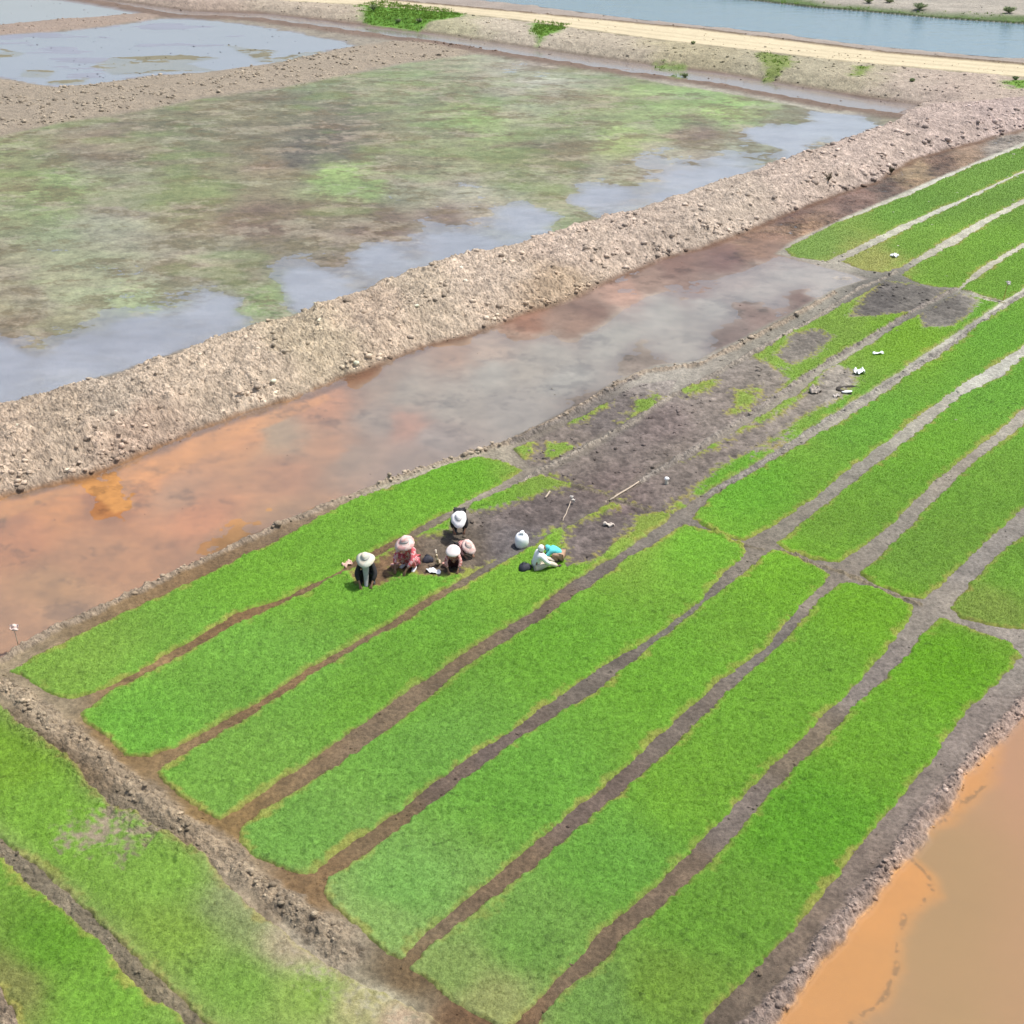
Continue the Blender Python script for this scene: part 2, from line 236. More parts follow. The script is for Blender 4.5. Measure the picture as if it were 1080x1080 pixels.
# ---- algae field
acol, az = idw([(60,200,(128,150,88),.02),(20,180,(130,140,90),.01),(100,160,(135,130,105),.02),(200,150,(118,122,88),.02),(60,290,(150,158,120),0),(30,320,(142,134,112),.01),(120,230,(145,140,122),.01),(200,210,(130,138,90),.02),(250,150,(120,118,90),.02),
 (350,185,(140,170,88),.03),(385,186,(140,170,90),.03),(300,180,(128,122,96),.02),(330,230,(128,120,92),.02),(280,240,(125,110,90),.02),(400,240,(128,112,92),.02),(430,200,(142,145,118),0),(320,165,(98,100,88),.02),(360,155,(104,104,90),.02),(420,165,(128,130,96),.02),
 (500,130,(132,158,92),.03),(470,150,(130,140,100),.02),(560,100,(140,142,110),.02),(560,90,(165,168,155),-.01),(600,130,(124,138,88),.03),(660,150,(142,168,92),.03),(600,160,(118,118,84),.02),(540,180,(122,130,84),.02),(700,120,(134,160,92),.03),(770,115,(142,178,92),.04),(800,108,(134,150,90),.03),(830,120,(120,122,92),.02),(740,145,(128,116,98),.01),
 (580,200,(132,138,98),.01),(650,185,(142,150,118),0),(700,175,(150,152,135),-.02),(480,230,(130,120,105),.01),(500,215,(150,150,135),-.01),(200,270,(150,140,120),.01),(240,290,(140,130,105),.01),(140,320,(150,165,120),-.01),(60,345,(145,150,110),-.0),
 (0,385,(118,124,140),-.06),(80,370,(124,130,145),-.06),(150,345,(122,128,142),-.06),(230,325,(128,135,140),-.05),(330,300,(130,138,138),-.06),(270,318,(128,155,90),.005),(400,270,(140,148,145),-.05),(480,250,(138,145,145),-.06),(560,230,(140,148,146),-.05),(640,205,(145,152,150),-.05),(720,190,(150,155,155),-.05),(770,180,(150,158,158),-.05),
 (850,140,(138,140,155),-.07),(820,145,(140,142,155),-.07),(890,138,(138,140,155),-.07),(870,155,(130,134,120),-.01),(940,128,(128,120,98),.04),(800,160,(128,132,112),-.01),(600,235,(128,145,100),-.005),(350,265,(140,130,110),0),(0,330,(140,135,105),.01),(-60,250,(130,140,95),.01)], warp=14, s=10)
sa = noisy(p_algae, .3, 5)
st = fbm(X*.5, Y*1.0, 1.7, 5, 77, .65, .1)
mot = fbm(X*.6, Y, 4.5, 5, 99, .6, .05)
lum = acol.mean(1, keepdims=True); acol = lum+(acol-lum)*.72
fl1 = fbm(X*.8, Y, .9, 5, 311, .75, .2); fl2 = fbm(X*.75, Y, 1.6, 6, 322, .76, .1)
a2 = acol*(1+.30*st+.28*mot+.34*fl1)[:, None]
dk = ss(.02, .26, fl2)*.65; a2 = a2*(1-dk[:, None])+alb((108,100,76))*dk[:, None]
pl = ss(.10, .24, fbm(X*.7, Y, 1.9, 6, 333, .76, .05))*.45; a2 = a2*(1-pl[:, None])+alb((168,166,148))*pl[:, None]
a2 = a2*1.0*np.array([1.10, 1.0, .93], F32)*(1+.42*fbm(X, Y, .35, 3, 344, .8)-.25*ss(.25, .5, fbm(X*.6, Y, .8, 5, 345, .8)))[:, None]; a2[:, 1] *= (1+.10*mot); a2[:, 0] *= (1-.04*mot+.14*nA)
gp = .55*ss(.15, .5, fbm(X*.6, Y, 3.0, 4, 123))*.35*ss(-.02, .01, az)
a2 = a2*(1-gp[:, None])+alb((122,160,72))*gp[:, None]
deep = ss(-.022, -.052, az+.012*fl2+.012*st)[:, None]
a2 = a2+(alb((166,170,182))*(1+.25*st+.25*fl1)[:, None]-a2)*deep*.75  # pale sky reflection painted into the bed colour of the flooded parts
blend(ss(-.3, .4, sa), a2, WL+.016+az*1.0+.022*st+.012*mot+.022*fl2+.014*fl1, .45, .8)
CL = np.where(sa > 0, .0, CL)
# ---- upper left ponds
su_ = noisy(p_ulpond, .9, 8); pn = fbm(X*.35, Y, 3.0, 4, 140)
blend(ss(-.6, .6, su_), alb((150,152,165))*(1+.1*nE)[:, None], WL-.05+.10*ss(.05, .5, pn-.25*ss(6, 1, su_)+.25*ss(3, 0, su_)), .3, .8)
blend(ss(-.6, .6, noisy(p_ulpond2, .8, 8)), alb((165,165,170))*(1+.1*nE)[:, None], WL-.03+.05*ss(.2, .9, pn), .15, .9)
for e in ([(240,47),(290,53),(285,62),(310,56),(345,53),(300,66),(272,64)], [(95,70),(120,60),(190,57),(235,60),(200,66),(230,74),(160,76),(120,78),(108,72)], [(0,50),(25,55),(20,59),(0,60)], [(25,72),(60,74),(50,82),(20,80)], [(50,85),(90,82),(85,88),(55,89)]):
    q = noisy(G(e), .5, 3); blend(ss(-.3, .3, q), alb((134,126,102))*(1+.3*st)[:, None], WL-.012+.10*fbm(X*.5, Y, 1.6, 5, 511, .7), .5, .6)
ulb = noisy(p_ulbank, .8, 6); m = ss(-.5, 1.4, ulb)
blend(m, alb((172,156,138))*(1+.14*nB+.12*nC)[:, None], WL+.10+.18*ss(0, 3, ulb)+.06*nB, 1.0, .1); CL = np.maximum(CL, m*.8)
ulb = noisy(p_ulbank2, .4, 4); m = ss(-.3, .7, ulb)
blend(m, alb((168,148,134))*(1+.14*nB)[:, None], WL+.08+.15*ss(0, 2, ulb), 1.0, .2); CL = np.maximum(CL, m*.5)
# ---- canal with its mud levee
cw = G(canal_c); dc = pdist(cw)+nB*.3
tap = 1.3+.7*ss(200, 600, U)
blend(ss(5.0, 3.4, dc)*(V > -30), alb((128,106,92))*(1+.2*nC+.2*nB)[:, None], .10+.07*nB, .8, .4)
blend(ss(tap+.5, tap-.1, dc), alb((150,134,126))*(1+.12*nE)[:, None], WL-.03+.04*nE, .1, .9)
# ---- bank under the road
sb = sdf(p_bank, 8)+nB*.25; mb = ss(-.2, .4, sb)
dfoot = pdist(G(bank_foot))
zb = HB*np.where(sb > 0, ss(0, 3.2, np.minimum(dfoot+.4, pdist(toe_w)+.2)), 0)
bcol, _ = idw([(100,-5,(176,158,142)),(200,5,(172,152,138)),(320,10,(178,162,145)),(450,22,(176,168,138)),(560,35,(186,172,155)),(640,50,(180,166,148)),(720,60,(172,160,132)),(820,75,(172,162,138)),(900,80,(178,166,142)),(960,100,(186,168,154)),(1040,110,(190,170,156)),(1080,95,(184,168,150)),(1000,125,(176,156,146))], warp=20, s=30)
blend(mb, bcol*1.13*(1+.14*nC+.16*nB+.4*pfl)[:, None], zb+.08*nB, 1.0, 0.0); CL = np.maximum(CL, mb*.55)
foot = ss(.9, .1, dfoot)*mb; blend(foot*.7, alb((112,92,80)))
for e, c in (([(412,8),(420,16),(375,22),(372,4),(410,-2)], None), ([(556,26),(566,22),(602,24),(590,34),(568,41)], (118,158,62)), ([(800,52),(830,57),(840,70),(806,76)], (138,150,84)), ([(902,70),(918,70),(914,80),(896,80)], (130,148,70)), ([(1058,84),(1090,84),(1090,94),(1064,93)], (120,158,60)), ([(690,58),(722,60),(728,70),(716,74)], (128,145,80)), ([(380,3),(480,10),(492,17),(440,25),(384,18)], (112,158,58))):
    if c: blend(ss(-.5, .8, noisy(G(e, HB), .9, 5)), alb(c)*(1+.2*nC)[:, None])
# ---- road and verge
sr_ = sdf(p_road, 8)+nB*.12; mr = ss(-.2, .2, sr_)
mid_ = [((a[0]+b[0])/2, (a[1]+b[1])/2) for a, b in zip([(60,-24),(200,-8),(370,4),(540,20),(690,41),(890,64),(1080,81),(1300,108)], [(60,-33),(200,-16),(370,-3),(540,12),(690,28),(890,52),(1080,68),(1300,93)])]
rut = ss(.55, .2, np.abs(pdist(G(mid_, HB))-1.0)+.3*nB)
blend(mr, alb((222,204,172))*(1+.07*nE+.06*nC+.10*pfl-.10*rut)[:, None], HB+.02*nB-.03*rut, .3, 0)
sv_ = sdf(p_verge, 8)+nB*.1; mv = ss(-.2, .2, sv_)
blend(mv, alb((168,154,144))*(1+.14*nB+.14*nE)[:, None], HB-.02+.08*nB, .6, .1)
blend(ss(.55, .1, np.abs(pdist(G(road_far, HB))-.4)+.5*np.abs(nB))*.8, alb((120,98,72)), HB+.10, .8)
blend(ss(.7, .2, pdist(G(river_near, HB))+.6*nB)*.85, alb((84,68,50)), HB-.1)
sR = sdf(p_river, 12); blend(ss(-.1, .5, sR+nB*.1), alb((80,96,90)), -.9, .3, .8)
farb = (V < 60) & (sR < 0) & (sdf([tuple(p) for p in G(river_far)]+[tuple(g(1300, -190)), tuple(g(-400, -190))], 12)+0 > -.5)
df = pdist(G(river_far)); fm = farb.astype(F32)
blend(fm, alb((180,170,158))*(1+.14*nB+.2*nE)[:, None], .5*ss(0, 3, df)+.1*nB, .9, 0)
blend(fm*ss(3.2, 1.0, df+1.4*nA)*.9, alb((92,120,58)))
blend(fm*ss(.8, .1, df)*.8, alb((64,72,46)))
# ---- the long dike
sd = sdf(p_dike, 6)+nB*.22+nC*.12; md = ss(-.10, .22, sd)
dn = pdist(toe_w); dfar = pdist(far_toe_w)
prof = np.minimum(ss(-.3, 2.6, dn), ss(-.1, 1.6, dfar))
fade = ss(1120, 900, U)
zd = prof*HD
dcol, _ = idw([(0,470,(190,172,150)),(60,450,(184,168,146)),(120,440,(186,172,152)),(200,400,(192,176,154)),(260,400,(194,178,156)),(320,370,(188,174,148)),(400,340,(192,174,152)),(440,320,(186,172,150)),(520,300,(194,178,158)),(600,270,(196,178,160)),(680,250,(186,168,152)),(760,220,(188,170,154)),(840,190,(186,166,152)),(920,160,(184,164,152)),(1000,135,(180,160,150)),(1060,125,(176,156,148)),(150,470,(180,160,140)),(590,315,(180,160,135))], warp=16, s=14)
blend(md, dcol*np.array([1.34, 1.27, 1.31], F32)*(1-.04*ss(500, 800, U)[:, None]*np.array([1.0, -.3, .2], F32))*(1+.14*nB+.20*nC+.45*pfl+.10*nA)[:, None], np.maximum(zd, np.where(mb > .5, zb, 0))+.17*nB, 1.5, 0.0); CL = np.maximum(CL, md)
# small dark brown foot of the dike, with raised wetness
blend(ss(.55, .0, dn+nB*.35)*ss(.5, -.1, sd)*.75, alb((112,78,54)), None, .8, .5)
# ---- small ridges
def ridge(line, w, h, col, amt=1.0, clod=1.0, z0=0):
    d = pdist(G(line))+nB*w*.5+nC*w*.3; m = ss(w, w*.35, d)
    blend(m*amt, alb(col)*(1+.22*nC+.2*nB+.4*pfl)[:, None], None, 1.4, .1)
    global Z, CL
    Z += ss(w*1.1, 0, d)*(h+.5*h*nC); CL = np.maximum(CL, m*clod)
ridge(ridge_bl, .52, .11, (198,176,150), .8, 1.2)
ridge([(x-14, y+20) for x, y in ridge_bl[2:9]], .5, .05, (140,120,98), .6, .3)
ridge(rim_r, .34, .14, (196,172,160), .85, 1.2)
ridge(rim_o, .24, .09, (200,178,156), .8, 1.3)
ridge([(300,955),(340,985),(360,1005)], .55, .08, (184,164,140), .8, .8)
ridge([(0,895),(25,915),(60,945),(110,985),(150,1030),(200,1075)], .25, .04, (156,142,122), .5, .6)
ridge([(-10,1040),(8,1060),(20,1085)], .35, .08, (180,158,136), .8, 1)
ridge([(545,512),(572,495),(620,471),(660,450),(705,420),(757,393),(810,363),(860,336),(905,305),(945,288)], .17, .05, (186,172,158), 1, .2)
ridge([(540,468),(600,440),(640,415),(672,398)], .14, .03, (160,148,140), .8, .1)
ridge([(640,530),(676,508)], .12, .06, (172,154,138), .9, .1)
ridge([(676,508),(745,466),(812,423),(862,388),(910,359),(960,330),(1008,305)], .22, .03, (176,163,152), .95, .1)
ridge([(745,523),(805,488),(850,457),(905,424),(955,394),(1005,362),(1035,340),(1080,309),(1150,265)], .17, .02, (184,174,164), .8, .1)
ridge([(735,548),(765,568),(805,580)], .10, .04, (150,136,112), .8, .2)
ridge([(825,580),(860,596),(890,604),(930,622),(970,638)], .12, .04, (176,158,130), .8, .3)
ridge([(600,511),(640,524),(705,545)], .10, .04, (150,138,110), .7, .1)
ridge([(1015,306),(1040,314),(1058,319)], .12, .03, (180,168,120), .7, .1)
# ---- worker soil: freshly dug
for k in ('L2', 'L3', 'M1', 'M2', 'M3', 'G1'):
    inb = sdf(G(BEDS[k]), 2)
    for b in BARE[k]:
        q = np.minimum(noisy(G(b), .2, 2), inb); m = ss(-.1, .15, q)
        if k == 'G1':
            blend(ss(-.9, .3, q), alb((158,142,120))*(1+.3*pfl)[:, None]); continue
        fl = .5 if k in ('M3',) else 1.0
        dug = fbm(X, Y, .3, 4, 441, .75)
        blend(m, C*(.84*(1+.65*dug))[:, None]*(np.array([1, .965, 1.02], F32) if k != 'G1' else 1), Z+.02*nC*att(.4)+.035*dug*att(.2), .8, .35)
        CL = np.maximum(CL, m*.55*fl*ss(-.5, .4, nB))
# trampled soil keeps crumbs: darker and lighter crumbs with a shape of their own
# ---- rough relief
w1, h1 = worley(X+nC*.1, Y+nB*.1, .55, 3); w2, h2 = worley(X, Y, .2, 8)
w3, h3 = worley(X, Y, .11, 18)
crg = fbm(X, Y, .5, 5, 611, .72)
cl = (.6-w1)*.20*att(.55)*h1*2*ss(-.3, .4, nB)+(.5-w2)*.20*att(.22)*(.2+1.2*h2)+.24*crg*att(.25)+(.5-w3)*.07*att(.1)
Z += np.where(RB > .5, (RB-.5)*cl*.75, 0)+.02*nD*att(.15)*np.minimum(RB, 1)
cell_tone = 1+np.clip(RB-.4, 0, 1)*.16*(h1-.5)+np.clip(RB-.4, 0, 1)*.34*(h2-.5)+np.clip(RB-.4, 0, 1)*.34*(h3-.5)  # random tone per crumb cell on rough ground
C *= cell_tone[:, None]
C = np.clip(C*np.array([1.02, 1.04, 1.0], F32), .004, .85)
# the land outside the surveyed area stays plain
# ------------------------------------------------------------------ materials
def new_mat(name):
    m = bpy.data.materials.new(name); m.use_nodes = True; nt = m.node_tree; nt.nodes.clear(); return m, nt
def nd(nt, t, **kw):
    n = nt.nodes.new(t)
    for k, v in kw.items():
        if k == 'op': n.operation = v
        elif k == 'data_type': n.data_type = v
        else: n.inputs[k].default_value = v
    return n
def surf_mat(name, scale_a, scale_b, amp, bump, bdist, rough=(.95, .55), spec=.3, tint=None):
    m, nt = new_mat(name); L = nt.links
    out = nd(nt, 'ShaderNodeOutputMaterial'); bs = nd(nt, 'ShaderNodeBsdfPrincipled')
    bs.inputs['Specular IOR Level'].default_value = spec
    at = nd(nt, 'ShaderNodeAttribute'); at.attribute_name = 'tint'
    aw = nd(nt, 'ShaderNodeAttribute'); aw.attribute_name = 'wet'
    ar = nd(nt, 'ShaderNodeAttribute'); ar.attribute_name = 'rough'
    tc = nd(nt, 'ShaderNodeTexCoord')
    n1 = nd(nt, 'ShaderNodeTexNoise', Scale=scale_a, Detail=6, Roughness=.65)
    n2 = nd(nt, 'ShaderNodeTexNoise', Scale=scale_b, Detail=3, Roughness=.7)
    for n in (n1, n2): L.new(tc.outputs['Object'], n.inputs['Vector'])
    ad = nd(nt, 'ShaderNodeMath', op='ADD'); L.new(n1.outputs['Fac'], ad.inputs[0]); L.new(n2.outputs['Fac'], ad.inputs[1])
    mr = nd(nt, 'ShaderNodeMapRange'); mr.inputs['From Min'].default_value = .78; mr.inputs['From Max'].default_value = 1.22
    mr.inputs['To Min'].default_value = 1-amp; mr.inputs['To Max'].default_value = 1+amp; L.new(ad.outputs[0], mr.inputs['Value'])
    # the amplitude grows with the roughness of the ground
    am = nd(nt, 'ShaderNodeMapRange'); am.inputs['From Max'].default_value = .7; am.inputs['To Min'].default_value = .12; L.new(ar.outputs['Fac'], am.inputs['Value'])
    mxx = nd(nt, 'ShaderNodeMix'); mxx.inputs[2].default_value = 1.0; L.new(am.outputs[0], mxx.inputs[0]); L.new(mr.outputs[0], mxx.inputs[3])
    sc = nd(nt, 'ShaderNodeVectorMath', op='SCALE'); L.new(at.outputs['Color'], sc.inputs[0]); L.new(mxx.outputs[0], sc.inputs['Scale'])
    L.new(sc.outputs[0], bs.inputs['Base Color'])
    r = nd(nt, 'ShaderNodeMapRange'); r.inputs['To Min'].default_value = rough[0]; r.inputs['To Max'].default_value = rough[1]
    L.new(aw.outputs['Fac'], r.inputs['Value']); L.new(r.outputs[0], bs.inputs['Roughness'])
    bp = nd(nt, 'ShaderNodeBump'); bp.inputs['Distance'].default_value = bdist
    mm = nd(nt, 'ShaderNodeMath', op='MULTIPLY'); mm.inputs[1].default_value = bump; mm.use_clamp = True
    L.new(ar.outputs['Fac'], mm.inputs[0]); L.new(mm.outputs[0], bp.inputs['Strength']); L.new(ad.outputs[0], bp.inputs['Height'])
    L.new(bp.outputs[0], bs.inputs['Normal']); L.new(bs.outputs[0], out.inputs[0]); return m
M_ground = surf_mat('mud', 9, 45, .34, 1.0, .05)
M_bed = surf_mat('bed_moss', 7, 38, .30, .9, .03, (.95, .9))
def plain(name, col, rough=.8, amp=.1, scale=30, spec=.3, sub=0, transl=0):
    m, nt = new_mat(name); L = nt.links
    out = nd(nt, 'ShaderNodeOutputMaterial'); bs = nd(nt, 'ShaderNodeBsdfPrincipled', Roughness=rough)
    bs.inputs['Specular IOR Level'].default_value = spec
    n = nd(nt, 'ShaderNodeTexNoise', Scale=scale, Detail=4); tc = nd(nt, 'ShaderNodeTexCoord'); L.new(tc.outputs['Object'], n.inputs['Vector'])
    mr = nd(nt, 'ShaderNodeMapRange'); mr.inputs['From Min'].default_value = .3; mr.inputs['From Max'].default_value = .7
    mr.inputs['To Min'].default_value = 1-amp; mr.inputs['To Max'].default_value = 1+amp; L.new(n.outputs['Fac'], mr.inputs['Value'])
    sc = nd(nt, 'ShaderNodeVectorMath', op='SCALE'); sc.inputs[0].default_value = tuple(col); L.new(mr.outputs[0], sc.inputs['Scale'])
    L.new(sc.outputs[0], bs.inputs['Base Color']); L.new(bs.outputs[0], out.inputs[0]); return m
def blade_mat():
    m, nt = new_mat('seedling_leaf'); L = nt.links
    out = nd(nt, 'ShaderNodeOutputMaterial'); at = nd(nt, 'ShaderNodeAttribute'); at.attribute_name = 'tint'
    d = nd(nt, 'ShaderNodeBsdfDiffuse'); t = nd(nt, 'ShaderNodeBsdfTranslucent'); mx = nd(nt, 'ShaderNodeMixShader', Fac=.35)
    L.new(at.outputs['Color'], d.inputs['Color']); L.new(at.outputs['Color'], t.inputs['Color'])
    L.new(d.outputs[0], mx.inputs[1]); L.new(t.outputs[0], mx.inputs[2]); L.new(mx.outputs[0], out.inputs[0]); return m
M_blade = blade_mat()
def water_mat(name, bump=.06, scale=1.2, murk=(.4,.38,.36), murk_amt=.12, rough=.06, tintc=(.95,.95,.95)):
    m, nt = new_mat(name); L = nt.links
    out = nd(nt, 'ShaderNodeOutputMaterial')
    tr = nd(nt, 'ShaderNodeBsdfTransparent', Color=(*tintc, 1)); gl = nd(nt, 'ShaderNodeBsdfGlossy', Roughness=rough)
    gl.inputs['Color'].default_value = (1, 1, 1, 1)
    df = nd(nt, 'ShaderNodeBsdfDiffuse', Color=(*murk, 1)); m0 = nd(nt, 'ShaderNodeMixShader', Fac=murk_amt)
    fr = nd(nt, 'ShaderNodeFresnel', IOR=1.33); m1 = nd(nt, 'ShaderNodeMixShader')
    tc = nd(nt, 'ShaderNodeTexCoord'); n = nd(nt, 'ShaderNodeTexNoise', Scale=scale, Detail=6, Roughness=.6)
    mp = nd(nt, 'ShaderNodeMapping'); mp.inputs['Scale'].default_value = (.6, 1.3, 1)
    L.new(tc.outputs['Object'], mp.inputs[0]); L.new(mp.outputs[0], n.inputs['Vector'])
    bp = nd(nt, 'ShaderNodeBump', Strength=bump, Distance=.1); L.new(n.outputs['Fac'], bp.inputs['Height'])
    for x in (gl, fr): L.new(bp.outputs[0], x.inputs['Normal'])
    L.new(tr.outputs[0], m0.inputs[1]); L.new(df.outputs[0], m0.inputs[2])
    L.new(fr.outputs[0], m1.inputs['Fac']); L.new(m0.outputs[0], m1.inputs[1]); L.new(gl.outputs[0], m1.inputs[2])
    L.new(m1.outputs[0], out.inputs[0]); return m
# ------------------------------------------------------------------ mesh helpers
COL = bpy.context.scene.collection
def tag(o, label=None, cat=None, group=None, kind=None):
    for k, v in (('label', label), ('category', cat), ('group', group), ('kind', kind)):
        if v: o[k] = v
    return o
def empty(name, loc, rz=0):
    o = bpy.data.objects.new(name, None); COL.objects.link(o); o.location = loc; o.rotation_euler = (0, 0, rz); o.empty_display_size = .2; return o
def np_mesh(name, co, faces, mat, parent=None, attrs=None, smooth=False):
    """faces: (n,k) int array with k 3 or 4"""
    me = bpy.data.meshes.new(name); n = len(co); k = faces.shape[1]; nf = len(faces)
    me.vertices.add(n); me.vertices.foreach_set('co', np.ascontiguousarray(co, F32).ravel())
    me.loops.add(nf*k); me.loops.foreach_set('vertex_index', np.ascontiguousarray(faces, np.int32).ravel())
    me.polygons.add(nf); me.polygons.foreach_set('loop_start', np.arange(0, nf*k, k, dtype=np.int32))
    me.polygons.foreach_set('loop_total', np.full(nf, k, np.int32))
    if smooth is not False: me.polygons.foreach_set('use_smooth', np.ones(nf, bool) if smooth is True else smooth)
    me.update(calc_edges=True)
    for an, av in (attrs or {}).items():
        if av.ndim == 2:
            a = me.attributes.new(an, 'FLOAT_COLOR', 'POINT'); c4 = np.ones((n, 4), F32); c4[:, :3] = av; a.data.foreach_set('color', c4.ravel())
        else:
            a = me.attributes.new(an, 'FLOAT', 'POINT'); a.data.foreach_set('value', np.ascontiguousarray(av, F32))
    me.materials.append(mat)
    o = bpy.data.objects.new(name, me); COL.objects.link(o)
    if parent: o.parent = parent
    return o
I0 = (np.arange(NV-1)[:, None]*NU+np.arange(NU-1)[None, :]).ravel()
QUADS = np.stack([I0, I0+NU, I0+NU+1, I0+1], 1)   # v grows towards the camera
def sub(name, fmask, z, col, rb, wet, mat):
    q = QUADS[fmask]; ids = np.unique(q); mp = np.full(N, -1, np.int64); mp[ids] = np.arange(len(ids))
    co = np.stack([X[ids], Y[ids], z[ids]], 1)
    return np_mesh(name, co, mp[q], mat, None, {'tint': col[ids], 'rough': rb[ids], 'wet': wet[ids]}, smooth=(rb[q].mean(1) < .93))
def fval(a): return a[QUADS].mean(1)
# partition of the land: road, dike, canal bank, the rest
f_road = fval(sr_) > 0
f_dike = (fval(sd) > -.05) & ~f_road
f_bank = (fval(sb) > -.05) & ~f_road & ~f_dike
f_rest = ~(f_road | f_dike | f_bank)
tag(sub('ground', f_rest, Z, C, RB, WET, M_ground), kind='structure')
tag(sub('road', f_road, Z, C, RB, WET, M_ground), kind='structure')
tag(sub('embankment', f_dike, Z, C, RB, WET, M_ground), kind='structure')
tag(sub('bank', f_bank, Z, C, RB, WET, M_ground), kind='structure')
# ------------------------------------------------------------------ water sheets
def sheet(name, poly, z, mat, depth=.25):
    import bmesh
    bm = bmesh.new(); vsx = [bm.verts.new((x, y, z)) for x, y in poly]; f = bm.faces.new(vsx)
    bmesh.ops.triangulate(bm, faces=[f]); bm.normal_update()
    for f in bm.faces:
        if f.normal.z < 0: f.normal_flip()
    me = bpy.data.meshes.new(name); bm.to_mesh(me); bm.free(); me.materials.append(mat)
    o = bpy.data.objects.new(name, me); COL.objects.link(o); tag(o, kind='structure'); return o
W_or = water_mat('pond_water', .05, 1.5, (.44,.385,.34), .15, .07)
W_al = water_mat('field_water', .06, 1.3, (.50,.50,.54), .16, .12)  # murk paled so its colour stands in for reflected sky
W_mud = water_mat('muddy_water', .03, 2.0, (.42,.28,.15), .22, .12)
W_riv = water_mat('river_water', .8, .55, (.13,.20,.25), .85, .10)
W_can = water_mat('canal_water', .05, 1.5, (.40,.36,.34), .2, .12)
sheet('pond', p_orange, WL, W_or)
sheet('pond', p_orange2, WL, W_mud)
sheet('pond', p_algae, WL, W_al)
sheet('pond', p_ulpond, WL, W_al)
sheet('pond', p_ulpond2, WL, W_al)
sheet('river', [tuple(p) for p in G([(a, b-2) for a, b in river_far])]+[tuple(p) for p in G([(a, b) for a, b in river_near])[::-1]], -.15, W_riv)
def strip_poly(line, w):
    P = np.array(line); d = np.gradient(P, axis=0); d /= np.linalg.norm(d, axis=1)[:, None]; n = np.stack([-d[:, 1], d[:, 0]], 1)
    return [tuple(p) for p in P+n*w]+[tuple(p) for p in (P-n*w)[::-1]]
sheet('canal', strip_poly(cw, 2.4), WL-.008, W_can)
# ------------------------------------------------------------------ seedling beds
LBL = {
'L1': 'long bright green seedling bed nearest the orange pond, left of the workers',
'L2': 'seedling bed the workers are clearing, its upper half dug to dark mud',
'L3': 'seedling bed beside the white clad worker, with a bare patch at its upper end',
'L4': 'whole green bed just right of the cleared one, fourth from the orange pond',
'L5': 'fifth green bed from the orange pond, pale green and washed out at its near corner',
'L6': 'sixth green bed from the orange pond, near the bottom middle of the view',
'L7': 'widest green bed at bottom right, next to the tan water',
'R1': 'far green bed along the foot of the long clod dike, outermost at upper right',
'R2': 'far green bed with a white bag on it and a yellow lower corner',
'R3': 'short far green bed ending at a square of dark dug soil',
'R4': 'far green bed with the thin rag topped stake at its corner',
'M1': 'almost bare narrow bed beside the grey pond, with four small green patches',
'M2': 'mostly cleared bed with dark soil at both ends and patchy green between',
'M3': 'half cleared bed with the white tray and the white bowl in a hole',
'R5': 'long bright green bed right of the half cleared ones, starting above the cross path',
'R6': 'green bed above the cross path between two grey paths that fork to the right',
'R7': 'green bed above the cross path, ending where the two wide grey paths meet',
'R8': 'green bed cut off by the right edge of the view, yellowed at its near corner',
'G1': 'green field left of the pale clod ridge, fading to sparse pale growth at the bottom',
'G2': 'green corner plot at bottom left beyond the narrow muddy track',
}
def color_green():
    gcol, _ = idw([(60,700,(118,172,62)),(300,600,(108,176,48)),(480,500,(106,178,44)),(150,770,(104,176,56)),(300,700,(108,176,60)),(430,640,(104,174,50)),(250,800,(110,172,62)),(400,740,(106,174,52)),(560,600,(112,176,50)),
     (300,880,(106,170,66)),(450,790,(104,170,62)),(600,680,(102,172,46)),(740,580,(106,176,46)),(430,940,(112,176,76)),(410,975,(126,178,86)),(550,830,(100,170,54)),(700,710,(102,170,44)),(830,600,(108,176,40)),(480,1030,(120,160,78)),(560,990,(104,162,64)),(520,1060,(134,158,88)),(650,910,(98,166,56)),(740,830,(104,168,44)),(850,700,(102,166,44)),(920,640,(108,176,36)),
     (640,1050,(104,156,66)),(750,960,(98,160,46)),(700,1040,(106,156,50)),(850,870,(92,166,36)),(930,780,(102,168,40)),(1000,700,(100,172,28)),(1040,640,(116,156,60)),(1060,610,(104,166,48)),(950,590,(104,162,50)),(1040,500,(106,168,50)),(860,550,(106,166,48)),(980,480,(102,168,44)),(1060,420,(100,168,50)),(790,520,(100,174,44)),(920,440,(100,168,50)),(1040,350,(100,168,48)),
     (860,255,(118,166,72)),(960,220,(106,164,60)),(1060,175,(106,160,60)),(920,280,(150,172,88)),(960,255,(112,168,58)),(1000,285,(110,168,52)),(1060,280,(108,168,52)),(960,350,(116,178,44)),(880,330,(118,168,60)),(870,400,(118,170,58)),(790,420,(130,170,70)),(620,430,(124,168,66)),(550,475,(126,172,66)),(640,537,(128,168,60)),(690,550,(128,166,66)),
     (20,800,(112,168,46)),(60,860,(112,172,54)),(60,1000,(96,160,40)),(100,1050,(108,170,52)),(180,920,(116,172,62)),(260,960,(126,158,90)),(250,1040,(112,166,62)),(330,1050,(126,174,70)),(380,1060,(158,172,110)),(320,1000,(158,164,122)),(430,1080,(170,168,128)),(180,990,(118,166,60)),(10,1040,(120,140,70))], warp=14, s=18)
    return gcol
GC = color_green()
GC = GC*np.array([1.40, 1.07, 1.30], F32)*(1+.10*nE+.12*nA+.06*nC)[:, None]
yel = ss(.2, .75, fbm(X, Y, 2.2, 5, 201, .6))*.14
GC = GC*(1-yel[:, None])+alb((138,166,66))*yel[:, None]
clump = fbm(X*.7, Y, .20, 3, 301, .7)
dark = ss(.38, .6, clump)*.38*ss(-.3, .5, nB+.4*nA)+ss(.2, .5, nD)*.08
GC *= (1-dark)[:, None]
